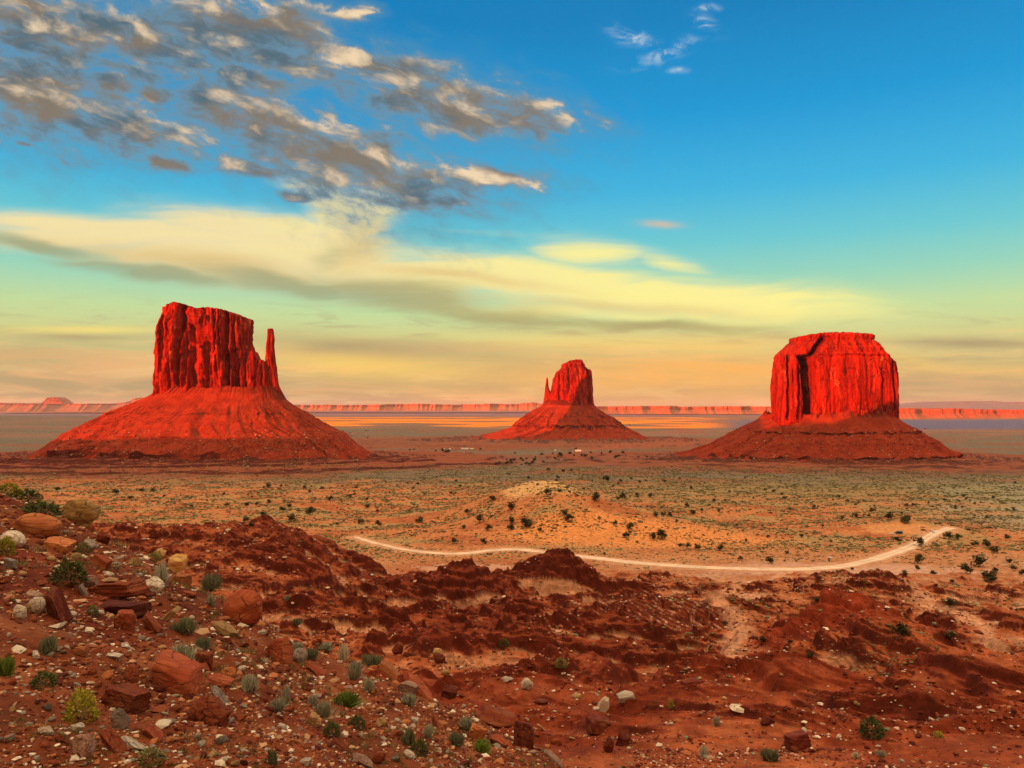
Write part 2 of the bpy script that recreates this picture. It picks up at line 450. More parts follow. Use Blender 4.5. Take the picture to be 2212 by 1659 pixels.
def ground_parts(x, y):
    x = np.asarray(x, dtype=np.float64)
    y = np.asarray(y, dtype=np.float64)
    d = depth_of(x, y)
    z = np.interp(d, _dd, _zz)
    r = np.hypot(x, y)
    ua = 1106 + 1659 * x / np.maximum(y, 1.0)
    # badlands between the slope and the road
    bad = sstep(d, 28, 75) * (1 - sstep(d, 300, 385))
    wx = x + 9 * fbm(x / 45, y / 45, 3)
    wy = y + 9 * fbm(x / 45 + 50, y / 45 + 20, 3)
    rg = ridged(wx / 62, wy / 48, 4, 0.5)
    hills = bad * (1 - 0.4 * sstep(ua, 1300, 1600) - 0.35 * (1 - sstep(ua, 700, 900))) * (4.8 * (rg - 0.55) * sstep(d, 45, 170) + (0.5 + 1.6 * sstep(d, 60, 140)) * (ridged(wx / 21, wy / 15, 4) - 0.5))
    bench = 21.0 * (1 - sstep(ua + 40 * fbm(x / 25, y / 25, 3), 600, 850)) * sstep(d, 130, 250) * (1 - sstep(d + 14 * perlin(x / 30, 3.3), 332, 352)) * sstep(ua, -900, -300)
    for (mx, my, rx, ry, h, p, ro) in MOUNDS:
        dx, dy = wx * 0.35 + x * 0.65 - mx, wy * 0.35 + y * 0.65 - my
        ct, st = math.cos(ro), math.sin(ro)
        e = np.sqrt(((dx * ct + dy * st) / rx) ** 2 + ((-dx * st + dy * ct) / ry) ** 2)
        prof = np.exp(-(e ** 2) * 1.3) if p > 1.15 else np.clip(1 - e, 0, 1) ** p * 0.85 + 0.15 * np.exp(-e * e)
        hills = hills + h * prof
    hills = hills + bench
    zb = z + hills
    ter_mask = bad * (0.45 + 0.55 * sstep(fbm(x / 55 + 3, y / 55 + 8, 3), -0.45, 0.05)) * sstep(d, 45, 90)
    dip = 0.06 * x + 0.03 * y + 1.0 * fbm(x / 40, y / 40, 2)
    lv = zb + dip + 0.15 * fbm(x / 8, y / 8, 3)
    zt = terrace(lv, 2.6, 11.0) - lv
    zt2 = terrace(lv, 0.9, 8.0) - lv
    zb = zb + (0.62 * zt + 0.60 * zt2) * ter_mask
    slopey = np.clip(np.abs(hills) / 6, 0, 1)
    ra, rb = (0.80 * x - 0.60 * y), (0.60 * x + 0.80 * y)
    rill = ridged(rb / 5.5 + 0.5 * fbm(x / 12, y / 12, 2), ra / 26, 3) - 0.6
    zb = zb + bad * ((0.30 + 0.6 * slopey) * (0.26 * fbm(x / 4.5, y / 4.5, 4) + 0.20 * ridged(x / 2.2, y / 1.8, 3)) + sstep(d, 36, 60) * (0.45 + 0.55 * slopey + 0.75 * (1 - sstep(d, 80, 120))) * 0.95 * rill)
    # plain: low dunes
    pl = sstep(d, 430, 620) * (1 - sstep(d, 1500, 4000))
    zb = zb + pl * (2.6 * fbm(x / 120, y / 90, 4)) + sstep(d, 380, 480) * (1 - sstep(d, 900, 2000)) * 0.8 * fbm(x / 22, y / 22, 3)
    # red aprons of the buttes, stepped
    ap = np.zeros_like(d)
    e1 = np.hypot((x - MIT[0] + 120) / 900, (y - MIT[1]) / 690)
    e1 = e1 + 0.06 * fbm(x / 130, y / 130, 4)
    a1 = 21 * np.clip(1.05 - e1, 0, 1) ** 0.7
    a1 = terrace(a1 + 0.8 * fbm(x / 50, y / 50, 3), 4.4, 16.0) * sstep(a1, 0.5, 3)
    e2 = np.hypot((x - EAS[0] + 60) / 1050, (y - EAS[1]) / 800) + 0.07 * fbm(x / 200, y / 200, 4)
    a2 = 32 * np.clip(1.0 - e2, 0, 1)
    a2 = terrace(a2, 6.5, 6.0) * sstep(a2, 0.5, 4)
    e3 = np.hypot((x - MER[0]) / 820, (y - MER[1]) / 620) + 0.07 * fbm(x / 150, y / 150, 4)
    a3 = 20 * np.clip(1.0 - e3, 0, 1)
    a3 = terrace(a3, 4.5, 6.0) * sstep(a3, 0.5, 4)
    rag = 0.7 * fbm(x / 46, y / 46, 4) + 0.5 * ridged(x / 24 + 3, y / 24, 2) - 0.4
    rag = np.maximum(rag, -0.1)
    ap = a1 + a2 + a3 + 7.0 * rag * ((1 - sstep(e1, 0.50, 0.70)) + (1 - sstep(e3, 0.45, 0.66))) + 9.0 * rag * (1 - sstep(e2, 0.40, 0.60))
    zb = zb + ap
    # distant plain is gently rolling
    zb = zb + sstep(d, 2500, 6000) * 5.0 * fbm(x / 900, y / 700, 3)
    # near hillside
    zn, q = near_plane(x, y)
    nn = 0.30 * fbm(x / 5, y / 5, 4) + 0.06 * fbm(x / 0.9, y / 0.9, 3)
    zn = zn + nn * sstep(r, 1.5, 6)
    k = 1.5
    hmax = np.maximum(zb, zn)
    blend = hmax + k * np.exp(-np.abs(zb - zn) / k) * 0.35
    near_w = 1 / (1 + np.exp(-np.clip((zn - zb) / 1.0, -40, 40)))
    return blend, near_w, d, ua, bad, hills, (e1, e2, e3), q


# the dirt road, by photo bearings on the undisturbed valley
def smooth_path(pts, n=12):
    p = np.array(pts, dtype=float)
    out = []
    for i in range(len(p) - 1):
        p0, p1, p2, p3 = p[max(i - 1, 0)], p[i], p[i + 1], p[min(i + 2, len(p) - 1)]
        for t in np.linspace(0, 1, n, endpoint=False):
            out.append(0.5 * ((2 * p1) + (-p0 + p2) * t + (2 * p0 - 5 * p1 + 4 * p2 - p3) * t * t + (-p0 + 3 * p1 - 3 * p2 + p3) * t ** 3))
    out.append(p[-1])
    return np.array(out)


def uvd(pts):
    out = []
    for u, v in pts:
        d = D_of(v)
        out.append((X_at(u, d), d))
    return out


ROAD = smooth_path(uvd([(770, 1158), (815, 1171), (880, 1185), (955, 1193), (1010, 1193), (1060, 1188), (1120, 1187), (1180, 1193), (1260, 1201),
                        (1350, 1211), (1450, 1219), (1560, 1225), (1660, 1227), (1740, 1226), (1810, 1221), (1870, 1209), (1930, 1191), (1975, 1174), (2012, 1158), (2050, 1149)]), 10)
ROAD_HW = 4.3


def path_dist(x, y, path):
    best = np.full(x.shape, 1e9)
    bi = np.zeros(x.shape, dtype=int)
    for i in range(len(path) - 1):
        a, c = path[i], path[i + 1]
        ab = c - a
        L = ab @ ab
        t = np.clip(((x - a[0]) * ab[0] + (y - a[1]) * ab[1]) / L, 0, 1)
        dd = np.hypot(x - a[0] - t * ab[0], y - a[1] - t * ab[1])
        m = dd < best
        best = np.where(m, dd, best)
        bi = np.where(m, i, bi)
    return best, bi


_rz = ground_parts(ROAD[:, 0], ROAD[:, 1])[0]
_rz = np.convolve(np.pad(_rz, 9, mode='edge'), np.ones(19) / 19, mode='valid')


def ground(x, y, full=False):
    x = np.asarray(x, dtype=np.float64)
    y = np.asarray(y, dtype=np.float64)
    z, near_w, d, ua, bad, hills, es, q = ground_parts(x, y)
    zone = (d > 330) & (d < 620) & (np.abs(x) < 420)
    rd = np.full(x.shape, 1e9)
    if zone.any():
        b_, i_ = path_dist(x[zone], y[zone], ROAD)
        f = 1 - sstep(b_, 4.5, 17.0)
        z[zone] = z[zone] * (1 - f) + _rz[i_] * f
        rd[zone] = b_
    if full:
        return z, near_w, d, ua, bad, hills, es, q, rd
    return z


# washes and pale flats, in photo coordinates
WASHES = [([(1700, 1236), (1640, 1262), (1560, 1300), (1520, 1330), (1560, 1352), (1600, 1375), (1575, 1410), (1610, 1440), (1640, 1480)], 2.6),
          ([(1760, 1236), (1850, 1262), (1930, 1290), (1985, 1320), (2060, 1350), (2120, 1375), (2145, 1410), (2130, 1430)], 2.2),
          ([(1830, 1250), (1900, 1262), (2000, 1290), (2050, 1310)], 2.6),
          ([(1000, 1210), (985, 1235), (1020, 1252), (1060, 1240)], 4.5),
          ([(1960, 1310), (2060, 1320), (2150, 1330), (2230, 1350)], 2.0),
          ]
WASHES = [(smooth_path(uvd(p), 5), w) for p, w in WASHES]


def lin(r, g, b_):
    return np.array(srgb(r, g, b_)[:3])


def ground_colour(x, y, z, slope, near_w, d, ua, bad, hills, es, q, rd, sl_s, crest):
    n1 = fbm(x / 9, y / 9, 4)
    n2 = fbm(x / 60 + 9, y / 60, 4)
    n3 = fbm(x / 2.2, y / 2.2, 3)
    col = np.zeros(x.shape + (3,)) + np.array((0.50, 0.20, 0.075))
    # plain: orange sand with straw and olive grass
    pl = sstep(d, 380, 470)
    g = sstep(fbm(x / 75, y / 55, 4) + 0.35 * n1, -0.1, 0.5)
    plain = np.zeros_like(col) + np.array((0.51, 0.172, 0.059))
    plain = mixc(plain, (0.37, 0.215, 0.080), g * 0.85)
    plain = mixc(plain, (0.40, 0.105, 0.033), sstep(fbm(x / 48 + 31, y / 26, 5), 0.12, 0.4) * 0.85)
    olive = sstep(d, 600, 980) * sstep(ua + 260 * n2, 1000, 1500)
    plain = mixc(plain, (0.25, 0.19, 0.075), olive * 0.8)
    plain = mixc(plain, (0.30, 0.27, 0.16), sstep(ua + 150 * n2, 1900, 2200) * sstep(d, 480, 560) * 0.75)
    dune = np.exp(-(((x - X_at(1190, 575)) / 45) ** 2 + ((y - 585) / 45) ** 2)) * sstep(z, -72, -64)
    plain = mixc(plain, (0.64, 0.33, 0.125), sstep(dune + 0.12 * n1, 0.25, 0.6))
    dune2 = np.exp(-(((x - X_at(1370, 490)) / 95) ** 2 + ((y - 475) / 42) ** 2))
    plain = mixc(plain, (0.66, 0.23, 0.065), sstep(dune2 + 0.1 * n1, 0.3, 0.6))
    pk = np.hypot((x - X_at(1965, 505)) / 34, (y - 508) / 19)
    plain = mixc(plain, (0.60, 0.245, 0.085), 1 - sstep(pk + 0.15 * n1, 0.7, 1.0))
    # grey-brown valley floor further out
    mid = sstep(d + 120 * n2, 850, 1250)
    valley = np.zeros_like(col) + np.array((0.185, 0.125, 0.075))
    valley = mixc(valley, (0.27, 0.085, 0.042), sstep(fbm(x / 420, y / 260 + 4, 4), 0.0, 0.5) * 0.85)
    valley = mixc(valley, (0.15, 0.125, 0.08), sstep(-(ua), -500, 400) * sstep(d, 2000, 3500) * 0.8)
    plain = mixc(plain, valley, mid)
    e1, e2, e3 = es
    ap = np.maximum(1 - sstep(e1, 0.82, 1.03), np.maximum((1 - sstep(e2, 0.75, 1.0)) * 0.8, (1 - sstep(e3, 0.75, 1.02)) * 0.9))
    apc = np.zeros_like(col) + np.array((0.27, 0.072, 0.027))
    apc = mixc(apc, (0.26, 0.05, 0.02), sstep(np.sin(z * 1.3 + 2 * n2), 0.3, 0.9) * 0.7)
    apc = mixc(apc, (0.075, 0.012, 0.006), sstep(slope, 0.06, 0.20) * 0.95)  # terrace risers darkened in colour to stand for ledge shade
    plain = mixc(plain, apc, ap)
    # far bands
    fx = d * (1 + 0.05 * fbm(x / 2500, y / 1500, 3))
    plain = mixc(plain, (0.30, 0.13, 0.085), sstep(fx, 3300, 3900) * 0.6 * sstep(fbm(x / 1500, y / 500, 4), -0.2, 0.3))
    plain = mixc(plain, (0.85, 0.24, 0.015), sstep(fbm(x / 1400, y / 900 + 3, 4), -0.45, 0.05) * sstep(fx, 5200, 6200) * (1 - sstep(fx, 10500, 12500)) * (1 - sstep(ua, 1500, 1600)) * sstep(ua, 560, 700))  # sunlit strip of plain, its light put into a bright orange ground colour
    plain = mixc(plain, (0.12, 0.115, 0.19), sstep(fx, 4700, 5600) * (1 - sstep(fx, 8600, 9500)) * sstep(ua, 1540, 1650))  # bluish distance haze painted into the ground colour
    plain = mixc(plain, (0.17, 0.13, 0.18), sstep(fx, 12500, 14500) * 0.9)  # purple distance haze, also put into the ground colour
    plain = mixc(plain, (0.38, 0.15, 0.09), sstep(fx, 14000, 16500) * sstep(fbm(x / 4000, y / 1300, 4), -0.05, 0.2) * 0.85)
    plain = mixc(plain, (0.55, 0.24, 0.08), np.exp(-((y - D_of(891)) / 900) ** 2) * (1 - sstep(ua, 250, 420)) * 0.6)
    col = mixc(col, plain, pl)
    # badlands
    nf = fbm(x / 3.1 + 4, y / 2.6, 4)
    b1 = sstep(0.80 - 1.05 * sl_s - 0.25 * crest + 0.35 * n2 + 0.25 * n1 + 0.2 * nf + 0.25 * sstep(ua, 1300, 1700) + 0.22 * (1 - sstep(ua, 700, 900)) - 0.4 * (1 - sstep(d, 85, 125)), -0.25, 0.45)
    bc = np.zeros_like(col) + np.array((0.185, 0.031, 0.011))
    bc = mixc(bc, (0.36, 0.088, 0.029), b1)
    strata_shade = perlin(z * 1.1 + 0.15 * n1 + (0.06 * x + 0.03 * y), 0.37 + 0 * z)
    bc = mixc(bc, (0.14, 0.022, 0.009), sstep(strata_shade, 0.1, 0.45) * 0.7 * sstep(slope, 0.12, 0.35))  # rock layers darkened on slopes, standing in for shadow lines under ledges
    bc = mixc(bc, (0.075, 0.011, 0.005), sstep(slope + 0.12 * nf, 0.55, 1.05) * 0.85)  # steepest faces darkened further, ledge shade put into the colour
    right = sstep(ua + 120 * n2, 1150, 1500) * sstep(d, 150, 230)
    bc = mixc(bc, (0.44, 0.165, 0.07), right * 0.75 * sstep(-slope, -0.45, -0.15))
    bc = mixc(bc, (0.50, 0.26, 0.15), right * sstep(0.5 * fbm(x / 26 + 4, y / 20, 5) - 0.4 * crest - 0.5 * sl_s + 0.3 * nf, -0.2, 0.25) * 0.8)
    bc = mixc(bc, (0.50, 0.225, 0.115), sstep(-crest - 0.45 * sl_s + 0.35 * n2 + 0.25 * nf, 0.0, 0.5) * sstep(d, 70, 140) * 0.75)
    red_dome = np.exp(-(((x - X_at(1870, 135)) / 22) ** 2 + ((y - 135) / 17) ** 2))
    bc = mixc(bc, (0.24, 0.035, 0.012), sstep(red_dome + 0.1 * n1, 0.35, 0.6) * 0.9)
    cr = np.exp(-(((x - X_at(1425, 183)) / 17) ** 2 + ((y - 181) / 14) ** 2))
    st2 = np.sin((z + 0.42 * (x - 30)) * 7.5 + 1.5 * nf)
    cc_ = mixc(np.zeros_like(col) + np.array((0.20, 0.035, 0.013)), (0.07, 0.010, 0.005), sstep(st2, -0.1, 0.5))
    cc_ = mixc(cc_, (0.45, 0.24, 0.15), sstep(-st2, 0.75, 0.95) * sstep(n3, 0.0, 0.4))
    bc = mixc(bc, cc_, sstep(cr + 0.1 * n1, 0.3, 0.5) * 0.9)
    bc = mixc(bc, (0.20, 0.030, 0.010), (1 - sstep(d + 20 * n2, 80, 130)) * sstep(0.3 * n1 + n2 + 0.3 * nf, -0.25, 0.15) * 0.75)
    bw = (1 - sstep(d + 25 * n2, 330, 440)) * (1 - near_w)
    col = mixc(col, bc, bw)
    for path, w in WASHES:
        lo, hi = path.min(0) - 20, path.max(0) + 20
        m = (x > lo[0]) & (x < hi[0]) & (y > lo[1]) & (y < hi[1])
        if m.any():
            dd, _ = path_dist(x[m], y[m], path)
            f = 1 - sstep(dd + w * 0.7 * n1[m] + w * 0.3 * n3[m], w * 0.55, w * 1.5)
            col[m] = mixc(col[m], (0.60, 0.285, 0.155), f * 0.75)
    # pale flat beside the road
    pf = np.hypot((x - X_at(1800, 364)) / 70, (y - 364) / 26)
    col = mixc(col, (0.58, 0.30, 0.195), (1 - sstep(pf + 0.3 * n1, 0.6, 1.05)) * 0.85)
    pf = np.hypot((x - X_at(1010, 385)) / 26, (y - 372) / 18)
    col = mixc(col, (0.60, 0.30, 0.18), (1 - sstep(pf + 0.3 * n1, 0.6, 1.05)) * 0.8)
    col = mixc(col, (0.58, 0.27, 0.13), (1 - sstep(rd + 3.5 * n3 + 3 * n1, 3.5, 12.0)) * 0.8)
    # near hillside: brown-red gravelly earth
    nc = np.zeros_like(col) + np.array((0.165, 0.038, 0.013))
    nc = mixc(nc, (0.12, 0.020, 0.008), sstep(fbm(x / 6 + 3, y / 6, 4), 0.0, 0.45) * 0.8)
    nc = mixc(nc, (0.26, 0.085, 0.034), sstep(fbm(x / 1.3, y / 1.3, 3), 0.1, 0.5) * 0.5)
    col = mixc(col, nc, near_w)
    col = col * (1 + 0.26 * np.clip(n3, -1, 1)[..., None])
    return np.clip(col, 0.004, 0.9)


# ------------------------------------------------------------------ mesh and material helpers
def mesh_np(name, verts, faces, mat=None, smooth=True, cols=None):
    """mesh from numpy arrays; faces all of one size (n, k)"""
    me = bpy.data.meshes.new(name)
    verts = np.ascontiguousarray(verts, dtype=np.float32)
    faces = np.ascontiguousarray(faces, dtype=np.int32)
    nf, k = faces.shape
    me.vertices.add(len(verts))
    me.vertices.foreach_set('co', verts.ravel())
    me.loops.add(nf * k)
    me.loops.foreach_set('vertex_index', faces.ravel())
    me.polygons.add(nf)
    me.polygons.foreach_set('loop_start', np.arange(0, nf * k, k, dtype=np.int32))
    me.polygons.foreach_set('loop_total', np.full(nf, k, dtype=np.int32))
    me.polygons.foreach_set('use_smooth', np.full(nf, smooth, dtype=bool))
    if cols is not None:
        at = me.color_attributes.new('tint', 'FLOAT_COLOR', 'POINT')
        c4 = np.ones((len(verts), 4), dtype=np.float32)
        c4[:, :3] = cols
        at.data.foreach_set('color', c4.ravel())
    me.update(calc_edges=True)
    if mat:
        me.materials.append(mat)
    return me


def link(name, me, parent=None, loc=None):
    o = bpy.data.objects.new(name, me)
    C.objects.link(o)
    if parent is not None:
        o.parent = parent
    if loc is not None:
        o.location = loc
    return o


def tag(o, label=None, cat=None, group=None, kind=None):
    for k, v in (('label', label), ('category', cat), ('group', group), ('kind', kind)):
        if v:
            o[k] = v
    return o


def thing(name, label, cat, loc=(0, 0, 0), group=None):
    o = bpy.data.objects.new(name, None)
    o.empty_display_size = 0.3
    C.objects.link(o)
    o.location = loc
    return tag(o, label, cat, group)


def grid_faces(nr, nc, wrap=False):
    i = np.arange(nr - 1)[:, None]
    j = np.arange(nc if wrap else nc - 1)[None, :]
    jn = (j + 1) % nc
    a = i * nc + j
    b_ = i * nc + jn
    return np.stack([a, b_, (i + 1) * nc + jn, (i + 1) * nc + j], -1).reshape(-1, 4)


def mat_new(name):
    m = bpy.data.materials.new(name)
    m.use_nodes = True
    return m, NT(m.node_tree)


def finish(b, colour, rough=0.9, bump=None, bump_dist=0.1, bump_str=0.6, spec=0.2):
    p = b.n('ShaderNodeBsdfPrincipled')
    b.put(p.inputs['Base Color'], colour)
    b.put(p.inputs['Roughness'], rough)
    p.inputs['Specular IOR Level'].default_value = spec
    if bump is not None:
        bp = b.n('ShaderNodeBump')
        bp.inputs['Strength'].default_value = bump_str
        bp.inputs['Distance'].default_value = bump_dist
        b.put(bp.inputs['Height'], bump)
        b.put(p.inputs['Normal'], bp.outputs[0])
    o = b.n('ShaderNodeOutputMaterial')
    b.put(o.inputs['Surface'], p.outputs[0])


def ground_material():
    m, b = mat_new('desert_ground')
    a = b.n('ShaderNodeAttribute', attribute_name='tint').outputs['Color']
    pos = b.n('ShaderNodeNewGeometry').outputs['Position']
    n1 = b.noise(pos, 2.3, 6.0, 0.65)
    n2 = b.noise(pos, 0.35, 6.0, 0.6)
    n3 = b.noise(pos, 14.0, 3.0, 0.6)
    f = b.m('MULTIPLY_ADD', n1, 1.3, b.m('MULTIPLY_ADD', n2, 1.1, -0.2))
    f = b.m('MAXIMUM', b.m('MULTIPLY', f, b.m('MULTIPLY_ADD', n3, 0.8, 0.6)), 0.15)
    gray = b.n('ShaderNodeCombineXYZ')
    for i in range(3):
        b.put(gray.inputs[i], f)
    col = b.mix(1.0, a, gray.outputs[0], 'MULTIPLY')
    h = b.m('ADD', b.m('MULTIPLY', n2, 0.5), b.m('ADD', b.m('MULTIPLY', n1, 0.10), b.m('MULTIPLY', n3, 0.018)))
    finish(b, col, 0.95, h, 1.0, 0.75, 0.1)
    return m


GROUND = ground_material()


def build_ground():
    th_in = np.linspace(-math.radians(44), math.radians(44), 1150)
    th_out = np.linspace(math.radians(44), math.radians(316), 170)[1:-1]
    th = np.concatenate([th_in, th_out])
    r = np.concatenate([np.linspace(0.15, 3.0, 10)[:-1], np.geomspace(3.0, 60, 480)[:-1], np.geomspace(60, 420, 1050)[:-1], np.geomspace(420, 1800, 620)[:-1], np.geomspace(1800, 60000, 230)])
    R, T = np.meshgrid(r, th, indexing='ij')
    x, y = R * np.sin(T), R * np.cos(T)
    z, near_w, d, ua, bad, hills, es, q, rd = ground(x, y, True)
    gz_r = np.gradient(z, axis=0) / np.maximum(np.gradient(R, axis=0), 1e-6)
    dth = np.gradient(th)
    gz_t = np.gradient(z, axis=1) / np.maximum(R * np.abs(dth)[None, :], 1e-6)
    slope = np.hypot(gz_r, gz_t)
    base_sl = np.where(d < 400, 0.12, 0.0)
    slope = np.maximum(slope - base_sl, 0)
    def box(a, k0, k1):
        for ax, k in ((0, k0), (1, k1)):
            p = np.pad(a, [(k + 1, k) if i == ax else (0, 0) for i in range(2)], mode='edge')
            c = np.cumsum(p, axis=ax)
            n = a.shape[ax]
            a = (np.take(c, range(2 * k + 1, 2 * k + 1 + n), axis=ax) - np.take(c, range(0, n), axis=ax)) / (2 * k + 1)
        return a
    sl_s = box(slope, 5, 5)
    crest = z - box(z, 24, 24)
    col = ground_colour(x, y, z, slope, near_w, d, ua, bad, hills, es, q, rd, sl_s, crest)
    # lift the road bed's neighbours nothing; sink the sheet slightly under the road
    z = np.where(rd < ROAD_HW + 1.5, z - 0.12, z)
    v = np.stack([x, y, z], -1).reshape(-1, 3)
    c = col.reshape(-1, 3)
    f = grid_faces(len(r), len(th), wrap=True)[:, ::-1]
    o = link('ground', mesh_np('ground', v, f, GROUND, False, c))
    tag(o, 'red and orange desert ground of gullied badlands and sandy plain', kind='structure')


build_ground()


def simple_mat(name, c1, c2, scale=3.0, rough=0.9, bump=0.0, detail=5.0, spec=0.15, stretch=(1, 1, 1)):
    m, b = mat_new(name)
    pos = b.n('ShaderNodeTexCoord').outputs['Object']
    n = b.noise(b.v('MULTIPLY', pos, stretch), scale, detail, 0.62, 0.3)
    n2 = b.noise(b.v('MULTIPLY', pos, stretch), scale * 7, 3.0, 0.6)
    f = b.step(b.m('MULTIPLY_ADD', n2, 0.35, b.m('MULTIPLY', n, 0.75)), 0.35, 0.75)
    finish(b, b.mix(f, (*c1, 1), (*c2, 1)), rough, b.m('MULTIPLY_ADD', n2, 0.3, n) if bump else None, bump or 0.1, 0.8, spec)
    return m


def tint_mat(name, rough=0.9, var=0.35, sc=30.0):
    m, b = mat_new(name)
    a = b.n('ShaderNodeAttribute', attribute_name='tint').outputs['Color']
    pos = b.n('ShaderNodeNewGeometry').outputs['Position']
    n = b.noise(pos, sc, 4.0, 0.65)
    k = b.m('MULTIPLY_ADD', n, var * 2, 1 - var)
    g = b.n('ShaderNodeCombineXYZ')
    for i in range(3):
        b.put(g.inputs[i], k)
    finish(b, b.mix(1.0, a, g.outputs[0], 'MULTIPLY'), rough, None, spec=0.15)
    return m


def build_road():
    L = np.concatenate([[0], np.cumsum(np.hypot(*np.diff(ROAD, axis=0).T))])
    n = int(L[-1] / 2.0)
    s = np.linspace(0, L[-1], n)
    p = np.stack([np.interp(s, L, ROAD[:, 0]), np.interp(s, L, ROAD[:, 1])], -1)
    t = np.gradient(p, axis=0)
    t /= np.linalg.norm(t, axis=1)[:, None]
    nrm = np.stack([-t[:, 1], t[:, 0]], -1)
    ks = np.array([-1.0, -0.8, -0.35, 0, 0.35, 0.8, 1.0])
    V = []
    for j, k in enumerate(ks):
        wob = ROAD_HW * (0.55 + 0.45 * sstep(s, 0, 190)) * (1 + 0.22 * fbm(s / 14, k + 5.5, 3) * (abs(k) > 0.7))
        q = p + nrm * (k * wob)[:, None]
        zz = ground(q[:, 0], q[:, 1]) + (0.10 - (0.16 if abs(k) > 0.95 else 0) + 0.05 * (abs(k) < 0.1))
        V.append(np.stack([q[:, 0], q[:, 1], zz], -1))
    V = np.stack(V, 1).reshape(-1, 3)
    m = tint_mat('road_dust', 0.95, 0.22, 0.5)
    tone = np.array([(0.52, 0.25, 0.13), (0.64, 0.36, 0.21), (0.86, 0.60, 0.41), (0.66, 0.40, 0.25), (0.84, 0.58, 0.39), (0.62, 0.34, 0.20), (0.52, 0.25, 0.13)])
    cols = tone[None] * (1 + 0.18 * fbm(s / 11, 2.2, 4) + 0.10 * fbm(s / 3, 7.2, 2))[:, None, None] * np.ones((n, 1, 1))
    o = link('road', mesh_np('road', V, grid_faces(n, len(ks))[:, ::-1], m, True, cols.reshape(-1, 3)))
    tag(o, 'pale unpaved road winding across the plain below the dune', kind='structure')


build_road()


# ------------------------------------------------------------------ unseen ridge behind the viewer, shaped to cast the valley's shade
def build_shade_ridge():
    ss, cc = math.sin(SUN_AZ), math.cos(SUN_AZ)

    def st_of(u, d):
        x = X_at(u, d)
        return x * cc - d * ss, x * ss + d * cc
    pts = []

    def want(u, v, d):     # the shadow's upper edge shows at photo point (u, v) on something at depth d
        s, t = st_of(u, d)
        z = (880 - v) / 1659.0 * d
        pts.append((s, z + t * TAN_E))
    want(60, 950, 1620)
    want(300, 946, 1560)
    want(500, 946, 1560)
    want(700, 945, 1620)
    want(1640, 926, 1700)
    want(1740, 917, 1700)
    want(1815, 914, 1700)
    want(1870, 896, 1710)
    want(1918, 878, 1740)
    s_, k_ = zip(*pts)
    s_, k_ = list(s_), list(k_)
    S = [-30000, -2700, -2300] + s_[0:4] + [s_[3] + 120, s_[3] + 240, s_[4] - 160, s_[4] - 50] + s_[4:] + [s_[-1] + 150, s_[-1] + 500, 30000]
    K = [235, 235, 120] + k_[0:4] + [k_[3] + 40, 250, 250, k_[4] + 30] + k_[4:] + [k_[-1] + 60, 300, 320]
    TR = -700.0
    s = np.concatenate([np.linspace(-16000, -2300, 160), np.linspace(-2300, 600, 950), np.linspace(600, 6000, 80)])
    o_ = np.argsort(S)
    k = np.interp(s, np.array(S)[o_], np.array(K)[o_])
    k = k + 5.0 * fbm(s / 60, 0.5, 4) * (1 - np.exp(-np.minimum(np.abs(s + 1200), 1e3) / 600)) + 2.0 * fbm(s / 25, 3.5, 3)
    top = k - TR * TAN_E
    prof = [(-620 - 1.0 * TR - 0, 0)]
    rows = []
    for off, fz in ((260, -0.06), (130, 0.28), (40, 0.5), (6, 0.56), (0, 1.0), (-250, 1.0), (-500, 0.6), (-900, -0.06)):
        tt = TR + off + (14 * fbm(s / 90, off * 0.01, 4) if off != -900 else 0)
        base = -70.0
        z = np.where(fz < 0, base, base + (top - base) * fz)
        if off == -250:
            z = z - 4
        rows.append(np.stack([s * cc + tt * ss, -s * ss + tt * cc, z], -1))
    V = np.concatenate(rows)
    m = simple_mat('ridge_rock', (0.26, 0.06, 0.025), (0.38, 0.11, 0.045), 0.02, 0.95)
    ob = link('hills', mesh_np('hills', V, grid_faces(len(rows), len(s)), m))
    tag(ob, 'unseen red rock rim behind the viewpoint, its outline shaped to shade the valley', kind='structure')


build_shade_ridge()


